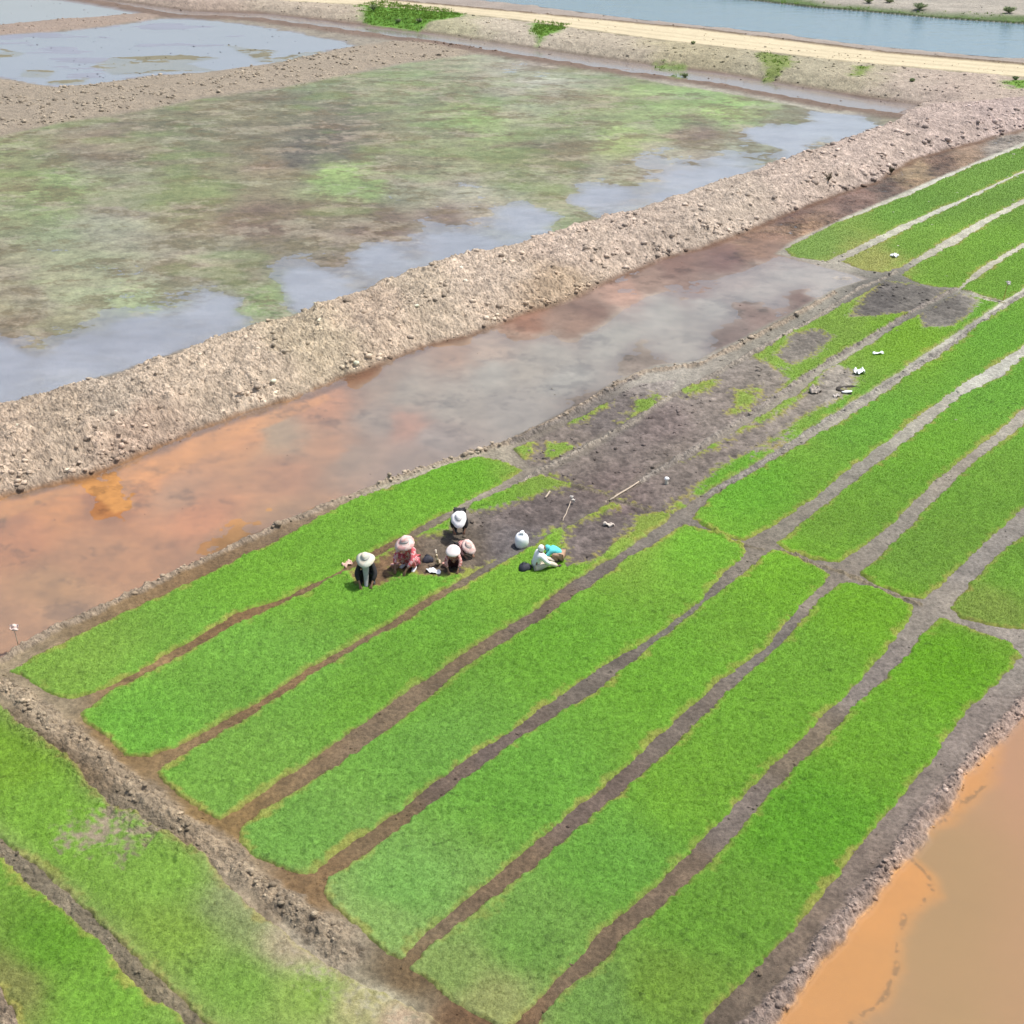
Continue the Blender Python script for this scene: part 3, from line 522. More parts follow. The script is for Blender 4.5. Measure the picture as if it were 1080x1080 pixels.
def blades(pos, col, h, w, n_per, spread, parent, name='seedlings', rnd=None):
    n = len(pos)
    if n == 0: return None
    P = np.repeat(pos, n_per, 0); Cc = np.repeat(col, n_per, 0); H = np.repeat(h, n_per); Wd = np.repeat(w, n_per); m = len(P)
    ang = rng.random(m)*6.283; P = P+np.stack([np.cos(ang), np.sin(ang), 0*ang], 1)*(rng.random(m)*spread)[:, None]
    a2_ = rng.random(m)*6.283; side = np.stack([np.cos(a2_), np.sin(a2_), 0*a2_], 1)*(Wd*.5)[:, None]
    lean = rng.normal(0, .45, (m, 2)); H = H*(.6+.7*rng.random(m))
    tip = P+np.stack([lean[:, 0]*H, lean[:, 1]*H, H], 1)
    co = np.empty((m, 3, 3)); co[:, 0] = P-side; co[:, 1] = P+side; co[:, 2] = tip
    v = (.84+.36*rng.random(m)); cc = Cc*v[:, None]; cc[:, 0] *= .9+.3*rng.random(m)
    c3 = np.repeat(cc, 3, 0)
    f = np.arange(m*3).reshape(m, 3)
    return np_mesh(name, co.reshape(-1, 3), f, M_blade, parent, {'tint': np.clip(c3, 0, .9)})
tot = 0
fX = fval(X); fY = fval(Y)
for k, poly in BEDS.items():
    gp_ = G(poly); s0 = sdf(gp_, 1.5)
    nearf = np.clip(depth_of(X, Y)/40, .7, 3)
    s = s0+(nC*.06+nD*.05+nB*.05)*np.minimum(nearf, 1.6)
    s = s+(.09 if k[0] != 'M' else 0)
    cov = s.copy()
    if k in BARE:
        bare = np.full(N, -1.5, F32)
        for b in BARE[k]: bare = np.maximum(bare, sdf(G(b), 1.5)+nB*.22+nC*.14)
        if k in GREEN:
            for e in GREEN[k]: bare = np.minimum(bare, -(sdf(G(e), 1.5)+nB*.16+nC*.14))
        if k in ('M2', 'M3'):
            bare = np.maximum(bare, (nE*.6+nB*.35-.30)*.8-2*ss(840, 900, U))
        cov = np.minimum(cov, -bare)
    if k == 'G1':
        thin = ss(250, 400, U)*ss(960, 1040, V); cov = cov-thin*(.4+.9*(nC*.5+nB*.6+nD*.3)*1.2)*.5
    fm_ = (fval(s) > -.035)
    fm_ &= (fX > gp_[:, 0].min()-1) & (fX < gp_[:, 0].max()+1)
    gm = ss(-.06, .02, cov) if k not in BARE else ss(-.9, .7, np.minimum(cov+(1.2*nD+.9*nC+.4*nB)*(cov < s-.02), np.where(cov < s-.02, 9, (s-.02)*12))) if k == 'G1' else ss(-.16, .14, np.minimum(cov+(.45*nD+.25*nC)*(cov < s-.02), s+.05)); zz = Z+(-.035+.055*ss(-.035, .10, s)+.04*ss(-.035, .14, cov)+(.012*nC+.012*clump*att(.3))*gm).astype(F32)
    edge = ss(.08, -.03, (s if k == 'G1' else cov)+nD*.06+nC*.05)
    yedge = ss(.22, .02, (s if k == 'G1' else cov)+nC*.20+nB*.16+nD*.06)*(.32+.42*ss(-.3, .4, nE))
    cc = GC*.92*(1-yedge[:, None])+alb((172,166,84))*yedge[:, None]
    brown = edge*(.55+.25*nB)
    bc = alb((152,124,72))*(1+.6*nD)[:, None]*.6+C*.4
    cc = cc*(1-brown[:, None])+bc*brown[:, None]
    if k in BARE: cc = cc*gm[:, None]+C*(1-gm[:, None])
    o = sub('rice_seedling_bed', fm_, zz, cc.astype(F32), (.9*gm+RB*(1-gm)).astype(F32), (WET*(1-gm)).astype(F32), M_bed)
    tag(o, LBL[k], 'seedling bed', 'rice seedling beds on the muddy field')
    # seedlings
    q = QUADS[fm_ & (fval(cov) > (-.01 if k not in BARE else (-.7 if k == 'G1' else -.12)))]
    if len(q) == 0: continue
    p0 = np.stack([X[q[:, 0]], Y[q[:, 0]], zz[q[:, 0]]], 1); p1 = np.stack([X[q[:, 1]], Y[q[:, 1]], zz[q[:, 1]]], 1); p3 = np.stack([X[q[:, 3]], Y[q[:, 3]], zz[q[:, 3]]], 1)
    area = np.abs((p3[:, 0]-p0[:, 0])*(p1[:, 1]-p0[:, 1])); dep = depth_of(p0[:, 0], p0[:, 1]); pm = FP/dep
    dens = np.clip(.34*pm*pm, 25, 650)*(.30+.70*ss(.0, .2, cov[q[:, 0]]) if k not in BARE else np.clip(gm[q[:, 0]]**1.5 if k == 'G1' else gm[q[:, 0]]*(.15+.85*ss(-.1, .3, cov[q[:, 0]])), 0, 1))
    uu = U[q[:, 0]]; vv = V[q[:, 0]]
    dens = dens*np.where((uu > -30) & (uu < 1110) & (vv < 1110), 1, .25)
    if k == 'G1': dens = dens*(1-.6*ss(230, 380, uu)*ss(930, 1040, vv))
    ex = area*dens; cnt = np.floor(ex+rng.random(len(ex))).astype(int); idx = np.repeat(np.arange(len(q)), cnt)
    r1 = rng.random(len(idx))[:, None]; r2 = rng.random(len(idx))[:, None]
    pos = p0[idx]+(p1[idx]-p0[idx])*r1+(p3[idx]-p0[idx])*r2; pos[:, 2] -= .012
    dz = depth_of(pos[:, 0], pos[:, 1]); pxs = dz/FP
    h = np.clip(.035+pxs*.5, .042, .09); w = np.clip(pxs*.45, .009, .04)
    col = cc[q[idx, 0]]*1.04
    so_ = blades(pos, col, h, w, 3, .05, o)
    if so_: so_['kind'] = 'stuff'
    tot += len(idx)
print('tufts', tot)
# ------------------------------------------------------------------ clods
def clods(name, idx, size, colm, mat, label=None):
    ph = (1+5**.5)/2
    iv = np.array([(-1,ph,0),(1,ph,0),(-1,-ph,0),(1,-ph,0),(0,-1,ph),(0,1,ph),(0,-1,-ph),(0,1,-ph),(ph,0,-1),(ph,0,1),(-ph,0,-1),(-ph,0,1)], float); iv /= np.linalg.norm(iv[0])
    fc = np.array([(0,11,5),(0,5,1),(0,1,7),(0,7,10),(0,10,11),(1,5,9),(5,11,4),(11,10,2),(10,7,6),(7,1,8),(3,9,4),(3,4,2),(3,2,6),(3,6,8),(3,8,9),(4,9,5),(2,4,11),(6,2,10),(8,6,7),(9,8,1)])
    n = len(idx); th = rng.random(n)*6.283; c, s = np.cos(th), np.sin(th)
    V0 = iv[None]*(1+rng.normal(0, .17, (n, 12, 1))); V0 = V0*np.stack([.8+.6*rng.random(n), .8+.6*rng.random(n), .5+.4*rng.random(n)], 1)[:, None, :]
    x = V0[..., 0]*c[:, None]-V0[..., 1]*s[:, None]; y = V0[..., 0]*s[:, None]+V0[..., 1]*c[:, None]
    V0 = np.stack([x, y, V0[..., 2]], 2)*size[:, None, None]
    P = np.stack([X[idx]+rng.uniform(-.5, .5, n)*cellx[idx], Y[idx]+rng.uniform(-.5, .5, n)*celly[idx], Z[idx]+size*.15], 1)
    co = (V0+P[:, None, :]).reshape(-1, 3)
    F = (fc[None]+12*np.arange(n)[:, None, None]).reshape(-1, 3)
    tint = np.repeat(colm[idx]*(.62+.66*rng.random(n))[:, None], 12, 0)
    m = len(co)
    o = np_mesh(name, co, F, mat, None, {'tint': np.clip(tint, 0, .8), 'rough': np.full(m, 1.0, F32), 'wet': np.zeros(m, F32)})
    return tag(o, label, 'clods', None, 'stuff')
cell = cellx*celly; infr = (U > -40) & (U < 1120) & (V > -25) & (V < 1115)
def pick(mask, dens):
    e = np.where(infr, mask*dens*cell, 0); return np.nonzero(rng.random(N) < e)[0]
pmx = FP/depth_of(X, Y)
i1 = pick(md*(CL > .5)*ss(.0, .4, sd+.2), np.clip(.034*pmx*pmx, 3, 40)*(.35+1.0*ss(2.6, .3, dn))*(.1+1.7*ss(-.1, .5, nB+.4*nC)))
clods('clods', i1, (.02+.12*rng.random(len(i1))**4)*np.clip(26/pmx[i1], .9, 1.8), C*1.3, M_ground, 'pale dry mud clods heaped along the long dike')
i2 = pick(mb*(1-md)*(CL > .3), np.clip(.006*pmx*pmx, .5, 3)*(.5+ss(-.2, .5, nB)))
clods('clods', i2, (.06+.11*rng.random(len(i2))**2), C*1.2, M_ground, 'pale mud clods on the bank below the sand road')
oth = np.where((md < .3) & (mb < .3), CL, 0)
i3 = pick(np.clip(oth, 0, 1.2), np.clip(.04*pmx*pmx, 2, 60)*ss(-.3, .4, nB+.4*nC))
clods('clods', i3, (.012+.016*np.clip(CL[i3], 0, 1)+(.03+.045*np.clip(CL[i3], 0, 1))*rng.random(len(i3))**3)*np.clip(34/pmx[i3], .85, 2.2), C*1.3, M_ground, 'small mud lumps on the ridges and dug soil between the beds')
print('clods', len(i1), len(i2), len(i3))
# ------------------------------------------------------------------ grass tufts on the far bank
gpts = []
for e, dn_ in (([(376,4),(400,0),(480,10),(492,17),(440,25),(384,18)], 5), ([(556,26),(566,22),(602,24),(590,34),(568,41)], 4)):
    q = sdf(G(e, HB), 3)+nB*1.6+nC; ii = pick(ss(0, 1.2, q), 9.0); gpts.append(ii)
for e in ([(800,52),(830,57),(840,70),(806,76)], [(902,70),(918,70),(914,80),(896,80)], [(1058,84),(1090,84),(1090,94),(1064,93)], [(690,58),(722,60),(728,70),(716,74)]):
    q = sdf(G(e, HB), 3)+nB*1.8+nC; ii = pick(ss(0, 1.5, q), 2.5); gpts.append(ii)
q = fm*ss(3.4, 1.2, df+1.4*nA); gpts.append(pick(q, 1.2))
ii = np.concatenate(gpts); pos = np.stack([X[ii], Y[ii], Z[ii]-.02], 1)
gcol = np.tile(alb((136,172,78))*1.15, (len(ii), 1))*(.6+.6*rng.random(len(ii)))[:, None]
o = blades(pos, gcol, (.08+.16*rng.random(len(ii)))*np.where(rng.random(len(ii)) < .06, 2.2, 1), np.full(len(ii), .10), 7, .28, None, 'grass')
tag(o, 'rough green grass in patches on the far banks', 'grass', None, 'stuff')
#PEOPLE-START
# ------------------------------------------------------------------ people and small things
import bmesh
from mathutils import Vector
def ground_z(x, y):
    t = 1.0/(SP*CAMH+y*CP); u = 540+FP*x*t; v = 540-FP*((y*SP-CAMH*CP))*t
    i = int(np.clip(np.searchsorted(vs, v), 0, NV-1)); j = int(np.clip(np.searchsorted(us, u), 0, NU-1))
    return float(Z[i*NU+j])
def skin(name, verts, edges, rad, mat, parent=None, levels=1, root=0):
    me = bpy.data.meshes.new(name); me.from_pydata(verts, edges, []); o = bpy.data.objects.new(name, me); COL.objects.link(o)
    me.skin_vertices.new(name='s') if hasattr(me.skin_vertices, 'new') and not me.skin_vertices else None
    md_ = o.modifiers.new('s', 'SKIN'); md_.use_smooth_shade = True
    for i, r in enumerate(rad):
        me.skin_vertices[0].data[i].radius = (r, r) if not isinstance(r, tuple) else r
        me.skin_vertices[0].data[i].use_root = (i == root)
    sb_ = o.modifiers.new('d', 'SUBSURF'); sb_.levels = levels; sb_.render_levels = levels
    dg = bpy.context.evaluated_depsgraph_get(); dg.update()
    nm = bpy.data.meshes.new_from_object(o.evaluated_get(dg)); bpy.data.objects.remove(o); bpy.data.meshes.remove(me)
    nm.name = name; nm.materials.clear(); nm.materials.append(mat)
    o = bpy.data.objects.new(name, nm); COL.objects.link(o)
    if parent: o.parent = parent
    return o
def bobj(name, bm, mat, parent=None, smooth=True):
    bm.normal_update(); me = bpy.data.meshes.new(name); bm.to_mesh(me); bm.free(); me.materials.append(mat)
    for p in me.polygons: p.use_smooth = smooth
    o = bpy.data.objects.new(name, me); COL.objects.link(o)
    if parent: o.parent = parent
    return o
def lathe(bm, prof, n=20, c=(0, 0, 0), tilt=(0, 0), wob=0.0, seed=0):
    rr = random.Random(seed); rings = []
    wv = [1+wob*math.sin(3*2*math.pi*k/n+seed)+wob*.6*rr.uniform(-1, 1) for k in range(n)]
    for r, z in prof:
        ring = []
        for k in range(n):
            a = 2*math.pi*k/n; x = r*wv[k]*math.cos(a); y = r*wv[k]*math.sin(a)
            ring.append(bm.verts.new((c[0]+x, c[1]+y+0, c[2]+z+tilt[0]*x+tilt[1]*y+wob*.25*r*math.sin(2*a+seed))))
        rings.append(ring)
    for a, b in zip(rings, rings[1:]):
        for k in range(n): bm.faces.new((a[k], a[(k+1) % n], b[(k+1) % n], b[k]))
    bm.faces.new(rings[-1]); bm.faces.new(rings[0][::-1])
def cloth_mat(name, c, c2=None, sc=14, rough=.85, amp=.12):
    m = plain(name, tuple(alb(c)*1.15), rough, amp, 20)
    if c2:
        nt = m.node_tree; L = nt.links
        bs = [n for n in nt.nodes if n.type == 'BSDF_PRINCIPLED'][0]; v = nd(nt, 'ShaderNodeTexNoise', Scale=sc, Detail=1)
        tc = [n for n in nt.nodes if n.type == 'TEX_COORD'][0]; L.new(tc.outputs['Object'], v.inputs['Vector'])
        cr = nt.nodes.new('ShaderNodeValToRGB'); cr.color_ramp.interpolation = 'CONSTANT'
        cr.color_ramp.elements[0].color = (*(alb(c)*1.15), 1); cr.color_ramp.elements[1].color = (*(alb(c2)*1.15), 1); cr.color_ramp.elements[1].position = .52
        L.new(v.outputs['Fac'], cr.inputs[0]); L.new(cr.outputs[0], bs.inputs['Base Color'])
    return m
SKIN = plain('skin', (.24, .13, .08), .6, .06, 8)
BLACK = cloth_mat('black_cloth', (52, 50, 52)); DARK = cloth_mat('dark_trousers', (48, 38, 40)); WHITE = plain('white_cloth', (.78, .77, .75), .8, .05)
CREAM = cloth_mat('cream_cloth', (236, 222, 200)); HATC = plain('pale_straw', (.66, .58, .48), .8, .06); HATP = cloth_mat('pink_straw', (244, 186, 178), (250, 218, 208), 9)
PINK = cloth_mat('pink_floral', (232, 110, 118), (250, 196, 196), 12); PINK2 = cloth_mat('dusty_pink_floral', (238, 186, 176), (196, 120, 112), 16)
TURQ = cloth_mat('turquoise_cloth', (110, 222, 222)); GREYG = cloth_mat('grey_green_cloth', (130, 152, 122)); BEIGE = cloth_mat('beige_cloth', (196, 160, 132)); LGREY = cloth_mat('light_grey_cloth', (205, 200, 198))
BOOT = plain('rubber_boot', (.03, .03, .035), .5, .05); WBOOT = plain('white_boot', (.7, .69, .68), .5, .05)
PLAST = plain('white_plastic', (.82, .83, .84), .45, .03); WOOD = plain('pale_wood', (.42, .34, .26), .85, .2, 25); BASIN = cloth_mat('pink_plastic', (232, 176, 160)); SACKC = plain('woven_sack', (.80, .80, .80), .7, .06, 60)
YEL = cloth_mat('yellow_bamboo', (206, 184, 96)); WEED = plain('dry_weed', (.10, .08, .05), .9, .3); BAG = plain('charcoal_bag', (.035, .035, .045), .7, .2)
def pose(kind):
    if kind == 'squat': return dict(pel=(0,-.06,.24), spi=(0,.03,.43), che=(0,.14,.60), nec=(0,.21,.73), hea=(0,.26,.83), top=(0,.27,.93), sh=(.17,.15,.65), el=(.27,.33,.44), wr=(.17,.50,.22), ha=(.15,.55,.13), hi=(.10,-.04,.23), kn=(.21,.30,.46), an=(.17,.08,.09), to=(.20,.27,.04))
    if kind == 'low': return dict(pel=(0,-.14,.30), spi=(0,.04,.42), che=(0,.20,.46), nec=(0,.32,.48), hea=(0,.41,.50), top=(0,.49,.56), sh=(.17,.21,.46), el=(.26,.36,.28), wr=(.18,.50,.14), ha=(.16,.57,.09), hi=(.10,-.12,.28), kn=(.20,.16,.38), an=(.16,-.06,.09), to=(.18,.13,.04))
    if kind == 'bent': return dict(pel=(0,-.22,.78), spi=(0,-.02,.88), che=(0,.20,.90), nec=(0,.35,.88), hea=(0,.44,.87), top=(0,.51,.93), sh=(.17,.20,.87), el=(.27,.32,.62), wr=(.19,.44,.40), ha=(.17,.48,.31), hi=(.10,-.20,.76), kn=(.16,-.02,.44), an=(.14,-.12,.09), to=(.16,.07,.04))
    if kind == 'sit': return dict(pel=(0,-.05,.13), spi=(0,.00,.32), che=(0,.07,.50), nec=(0,.13,.64), hea=(0,.18,.74), top=(0,.19,.84), sh=(.17,.09,.55), el=(.25,.25,.36), wr=(.15,.42,.22), ha=(.13,.48,.16), hi=(.10,.0,.12), kn=(.16,.36,.28), an=(.13,.66,.09), to=(.13,.74,.14))
def person(px, rz, kind, s, label, shirt, trousers, hat, hatm, boots=BOOT, extra=None, sleeves=None):
    x, y = g(*px); t = empty('person', (x, y, ground_z(x, y)-.01), R(rz)); t.scale = (s*1.08, s*1.08, s*1.08)
    tag(t, label, 'person', 'people working on the seedling beds')
    q = pose(kind); m = lambda p, k: (p[0]*k, p[1], p[2]); V = Vector
    vv = [q['pel'], q['spi'], q['che'], q['nec'], q['hea'], q['top']]; rr_ = [.13, .115, .13, .055, .085, .07]
    ee = [(0,1),(1,2),(2,3),(3,4),(4,5)]
    hv = V(q['hea']); fw = (V((0, .09, -.03)) if kind in ('squat', 'sit') else V((0, .05, -.09)))
    vv.append(tuple(hv+fw*1.15)); rr_.append(.022); ee.append((4, 6))           # nose
    for k in (-1, 1): vv.append(tuple(hv+V((k*.085, 0, 0)))); rr_.append(.02); ee.append((4, len(vv)-1))   # ears
    for k in (-1, 1):
        b = len(vv); vv += [m(q['sh'], k), m(q['el'], k), m(q['wr'], k), m(q['ha'], k)]; rr_ += [.062, .044, .030, .036]
        ee += [(2, b), (b, b+1), (b+1, b+2), (b+2, b+3)]
        w_ = V(m(q['wr'], k)); hpos = V(m(q['ha'], k)); d = (hpos-w_).normalized(); sd_ = V((1, 0, 0))
        for f in range(4):   # four fingers, slightly curled
            L1 = (.045, .055, .052, .04)[f]; o_ = sd_*((f-1.5)*.019*k); c0 = len(vv)
            vv += [tuple(hpos+d*.02+o_), tuple(hpos+d*(.02+L1*.6)+o_*1.2), tuple(hpos+d*(.02+L1)+o_*1.2+V((0, .0, -.012)))]; rr_ += [.010, .009, .008]
            ee += [(b+3, c0), (c0, c0+1), (c0+1, c0+2)]
        c0 = len(vv); vv += [tuple(hpos-sd_*.045*k-d*.01), tuple(hpos-sd_*.06*k+d*.02)]; rr_ += [.012, .009]; ee += [(b+3, c0), (c0, c0+1)]
        b = len(vv); vv += [m(q['hi'], k), m(q['kn'], k), m(q['an'], k), m(q['to'], k)]; rr_ += [.095, .062, .042, .035]
        ee += [(0, b), (b, b+1), (b+1, b+2), (b+2, b+3)]
    skin('body', vv, ee, rr_, SKIN, t)
    # shirt
    P = [q['pel'], q['spi'], q['che'], tuple((V(q['nec'])*.8+V(q['che'])*.2))]; r2 = [.165, .155, .165, .085]; E = [(0,1),(1,2),(2,3)]
    for k in (-1, 1):
        b = len(P); wl = V(m(q['el'], k))*.25+V(m(q['wr'], k))*.75
        P += [m(q['sh'], k), m(q['el'], k), tuple(wl)]; r2 += [.088, .070, .056]; E += [(2, b), (b, b+1), (b+1, b+2)]
    skin('shirt', P, E, r2, shirt, t)
    P = [q['pel']]; r2 = [.15]; E = []
    for k in (-1, 1):
        b = len(P); al = V(m(q['kn'], k))*.12+V(m(q['an'], k))*.88
        P += [m(q['hi'], k), m(q['kn'], k), tuple(al)]; r2 += [.125, .09, .068]; E += [(0, b), (b, b+1), (b+1, b+2)]
    skin('trousers', P, E, r2, trousers, t)
    for k in (-1, 1):
        a, b = V(m(q['an'], k)), V(m(q['to'], k)); skin('boot', [tuple(a+V((0, 0, .06))), tuple(a), tuple(b)], [(0,1),(1,2)], [.055, .058, .048], boots, t)
    top = V(q['top']); tl = (0, -.35) if kind in ('squat', 'sit') else (0, -.75)
    if hat == 'brim':
        bm = bmesh.new(); lathe(bm, [(.255, -.075), (.262, -.06), (.18, -.01), (.115, .02), (.105, .09), (.08, .115), (.02, .125)], 26, tuple(top+V((0, -.01, -.01))), tl, .06, len(label)); bobj('hat', bm, hatm, t)
        bm = bmesh.new(); lathe(bm, [(.119, .022), (.124, .03), (.118, .052), (.112, .055)], 26, tuple(top+V((0, -.01, -.01))), tl, .06, len(label)); bobj('hat_band', bm, LGREY, t)
    elif hat == 'cone':
        bm = bmesh.new(); lathe(bm, [(.26, -.07), (.262, -.055), (.2, .0), (.13, .05), (.06, .10), (.01, .13)], 26, tuple(top), tl, .04, len(label)); bobj('hat', bm, hatm, t)
    else:
        skin('headscarf', [tuple(top+V((0, -.01, .01))), tuple(hv+V((0, -.03, 0))), tuple(V(q['nec'])+V((0, -.05, .0)))], [(0,1),(1,2)], [.085, .125, .12], hatm, t)
    if extra: extra(t, q, V)
    return t
def scarf(mat):
    def f(t, q, V):
        a = V(q['nec'])+V((0, .10, -.02)); b = V(q['che'])+V((0, .19, -.12)); c = V(q['pel'])+V((0, .42, .02)); d = V(q['pel'])+V((0, .5, -.18))
        skin('apron', [tuple(a), tuple(b), tuple(c), tuple(d)], [(0,1),(1,2),(2,3)], [(.11, .03), (.09, .03), (.07, .03), (.05, .02)], mat, t)
    return f
person((388,613), 180, 'squat', 1.06, 'person squatting in cream hat and black sleeves with pale grey apron, leftmost of all', BLACK, BLACK, 'brim', cloth_mat('cream_green_hat', (246, 232, 208), (226, 226, 208), 7), extra=scarf(LGREY))
person((434,598), 150, 'squat', 1.16, 'person squatting in pink hat and bright pink floral shirt with white boots', PINK, PINK, 'brim', HATP, WBOOT)
person((485,563), 180, 'bent', .92, 'person bending over in wide white hat and all black clothes', BLACK, BLACK, 'brim', plain('white_straw', (.80, .76, .74), .8, .05))
person((487,582), 215, 'low', .82, 'person crouched low in pale pink hat just below the one in black', PINK2, BLACK, 'brim', cloth_mat('faded_pink_hat', (244, 220, 208), (230, 192, 180), 10))
person((479,599), 178, 'squat', .86, 'person squatting in round whitish conical hat and dusty pink floral sleeves', PINK2, cloth_mat('maroon_trousers', (70, 34, 40)), 'cone', plain('white_pink_straw', (.80, .70, .66), .8, .06))
person((566,600), -75, 'sit', 1.0, 'person sitting on the green bed in white headscarf and white shirt', WHITE, CREAM, 'scarf', WHITE)
person((588,592), 75, 'low', .86, 'small person crouching in turquoise top and headscarf behind the one in white', TURQ, BEIGE, 'scarf', TURQ)
def spot(px, dz=0, rz=0, name='x', lab='', cat='', grp=None):
    x, y = g(*px); o = empty(name, (x, y, ground_z(x, y)+dz), R(rz)); tag(o, lab, cat, grp); return o
def single(o, px, dz, rz, lab, cat, grp=None):
    x, y = g(*px); o.location = (x, y, ground_z(x, y)+dz); o.rotation_euler = (0, 0, R(rz)); tag(o, lab, cat, grp); return o
# white sack standing by the white clad worker
t = spot((550,576), 0, 20, 'sack', 'bulging white sack standing on dark mud behind the person in white', 'sack')
bm = bmesh.new(); lathe(bm, [(.13, 0), (.20, .04), (.235, .17), (.23, .32), (.19, .42), (.12, .46), (.05, .475)], 24, (0, 0, 0), (.05, .12), .05, 3); bobj('sack_body', bm, SACKC, t)
bm = bmesh.new(); lathe(bm, [(.06, .455), (.05, .49), (.09, .53), (.07, .545), (.02, .53)], 16, (.02, 0, .01), (.05, .1), .2, 5); bobj('sack_neck', bm, SACKC, t)
# dark bag at the back of the white clad person
bm = bmesh.new(); lathe(bm, [(.16, 0), (.21, .05), (.2, .14), (.13, .22), (.05, .25)], 18, (0, 0, 0), (.1, 0), .14, 2)
t = spot((553,601), 0, 10, 'bag', 'black cloth bag on the grass left of the person in white', 'bag'); bobj('bag_body', bm, BAG, t)
bm = bmesh.new()
def tube(bm, pts, r, n=6):
    prev = None; rings = []
    for i, p in enumerate(pts):
        p = Vector(p); d = (Vector(pts[min(i+1, len(pts)-1)])-Vector(pts[max(i-1, 0)])).normalized()
        a = d.cross(Vector((0, 0, 1))); a = a.normalized() if a.length > .1 else Vector((1, 0, 0)); b = d.cross(a)
        rad = r[i] if isinstance(r, (list, tuple)) else r
        rings.append([bm.verts.new(p+(a*math.cos(2*math.pi*k/n)+b*math.sin(2*math.pi*k/n))*rad) for k in range(n)])
    for A, B in zip(rings, rings[1:]):
        for k in range(n): bm.faces.new((A[k], A[(k+1) % n], B[(k+1) % n], B[k]))
    bm.faces.new(rings[0][::-1]); bm.faces.new(rings[-1])
tube(bm, [(-.09, 0, .2), (-.05, 0, .31), (.05, 0, .31), (.09, 0, .2)], .012); bobj('bag_handle', bm, BAG, t)
# dark grey bundle beside the pink person
t = spot((451,592), 0, 0, 'bag', 'dark grey cloth bag between the pink shirted person and the cream bundle', 'bag')
bm = bmesh.new(); lathe(bm, [(.15, 0), (.19, .06), (.18, .16), (.1, .24), (.03, .26)], 18, (0, 0, 0), (.1, .1), .18, 9); bobj('bag_body', bm, BAG, t)
bm = bmesh.new(); tube(bm, [(-.08, .02, .2), (-.04, .03, .3), (.05, .02, .29), (.08, 0, .19)], .012); bobj('bag_handle', bm, BAG, t)
# cream cloth bundle
def crumple(name, pts, mat, seed, amp=.03, parent=None, thick=.012, nx=12, ny=8):
    rr = random.Random(seed); bm = bmesh.new(); L_, W_ = pts; vvs = []
    ph = [rr.uniform(0, 6) for _ in range(6)]
    for side in (0, 1):
        for j in range(ny+1):
            for i in range(nx+1):
                u_ = i/nx-.5; w_ = j/ny-.5
                k = 1-.25*max(0, math.hypot(u_, w_)*2-.9)
                z = amp*(math.sin(9*u_+ph[0]+4*w_)+math.sin(13*w_+ph[1])*.7+math.sin(17*u_-11*w_+ph[2])*.5)*(.4+abs(u_)+abs(w_))+amp*1.6
                vvs.append(bm.verts.new((u_*L_*k*(1+.1*math.sin(7*w_+ph[3])), w_*W_*k*(1+.14*math.sin(6*u_+ph[4])), z-side*thick)))
    n1 = (nx+1)*(ny+1)
    for j in range(ny):
        for i in range(nx):
            a = j*(nx+1)+i; bm.faces.new([vvs[q_] for q_ in (a, a+1, a+nx+2, a+nx+1)]); bm.faces.new([vvs[n1+q_] for q_ in (a, a+nx+1, a+nx+2, a+1)])
    edge = [i for i in range(nx+1)]+[(j+1)*(nx+1)-1+0 for j in range(1, ny+1)]
    edge = [i for i in range(nx+1)]+[j*(nx+1)+nx for j in range(1, ny+1)]+[ny*(nx+1)+i for i in range(nx-1, -1, -1)]+[j*(nx+1) for j in range(ny-1, 0, -1)]
    for a, b in zip(edge, edge[1:]+edge[:1]): bm.faces.new([vvs[b], vvs[a], vvs[n1+a], vvs[n1+b]])
    return bobj(name, bm, mat, parent)
t = spot((462,597), 0, 70, 'cloth_bundle', 'cream cloth bundle with one end upright, left of the conical hat', 'cloth bundle')
skin('bundle_cloth', [(0,0,.08),(.12,.02,.1),(.28,.05,.08),(-.06,0,.25),(-.08,.02,.42),(-.05,.03,.52)], [(0,1),(1,2),(0,3),(3,4),(4,5)], [.09,.08,.05,.07,.06,.045], cloth_mat('cream_print', (232, 214, 182), (150, 130, 100), 14), t)
skin('tied_end', [(-.05,.03,.52),(-.02,.06,.60),(.03,.08,.62)], [(0,1),(1,2)], [.035,.03,.05], CREAM, t)
def basin(px, lab, mat, r=.2, h=.1, grp=None, rz=0, tilt=(0, 0), dz=0):
    t = spot(px, dz, rz, 'basin', lab, 'basin', grp)
    bm = bmesh.new(); prof = [(r*.6, 0), (r*.72, .005), (r*.95, h*.9), (r*1.06, h), (r*1.06, h*1.06), (r*.93, h*1.04), (r*.7, h*.18), (r*.1, h*.15)]
    lathe(bm, prof, 28, (0, 0, 0), tilt); bobj('bowl', bm, mat, t)
    bm = bmesh.new(); lathe(bm, [(r*1.07, h*.93), (r*1.1, h*.97), (r*1.1, h*1.09), (r*1.05, h*1.12)], 28, (0, 0, 0), tilt); bobj('rim', bm, mat, t); return t
basin((417,600), 'round pink basin on the mud left of the pink shirted person', BASIN, .15, .16, None, 0, (.15, -.3))
basin((470,597), 'small dusty pink basin touching the left side of the conical hatted person', BASIN, .11, .12, None, 0, (.1, -.3))
single(crumple('plastic_sheet', (.52, .24), PLAST, 4, .03), (457,604), .05, -28, 'cream white plastic sheet lying on grass below the cream bundle', 'plastic sheet')
single(crumple('plastic_sheet', (.36, .2), cloth_mat('pinkish_plastic', (238, 196, 178)), 5, .035), (366,596), .03, 52, 'pinkish scrap of sheet in the furrow up left of the leftmost person', 'plastic sheet')
single(crumple('plastic_sheet', (.40, .18), cloth_mat('dirty_white', (228, 214, 198)), 6, .03), (642,555), .05, -25, 'dirty white scrap on dark dug mud up right of the turquoise person', 'plastic sheet')
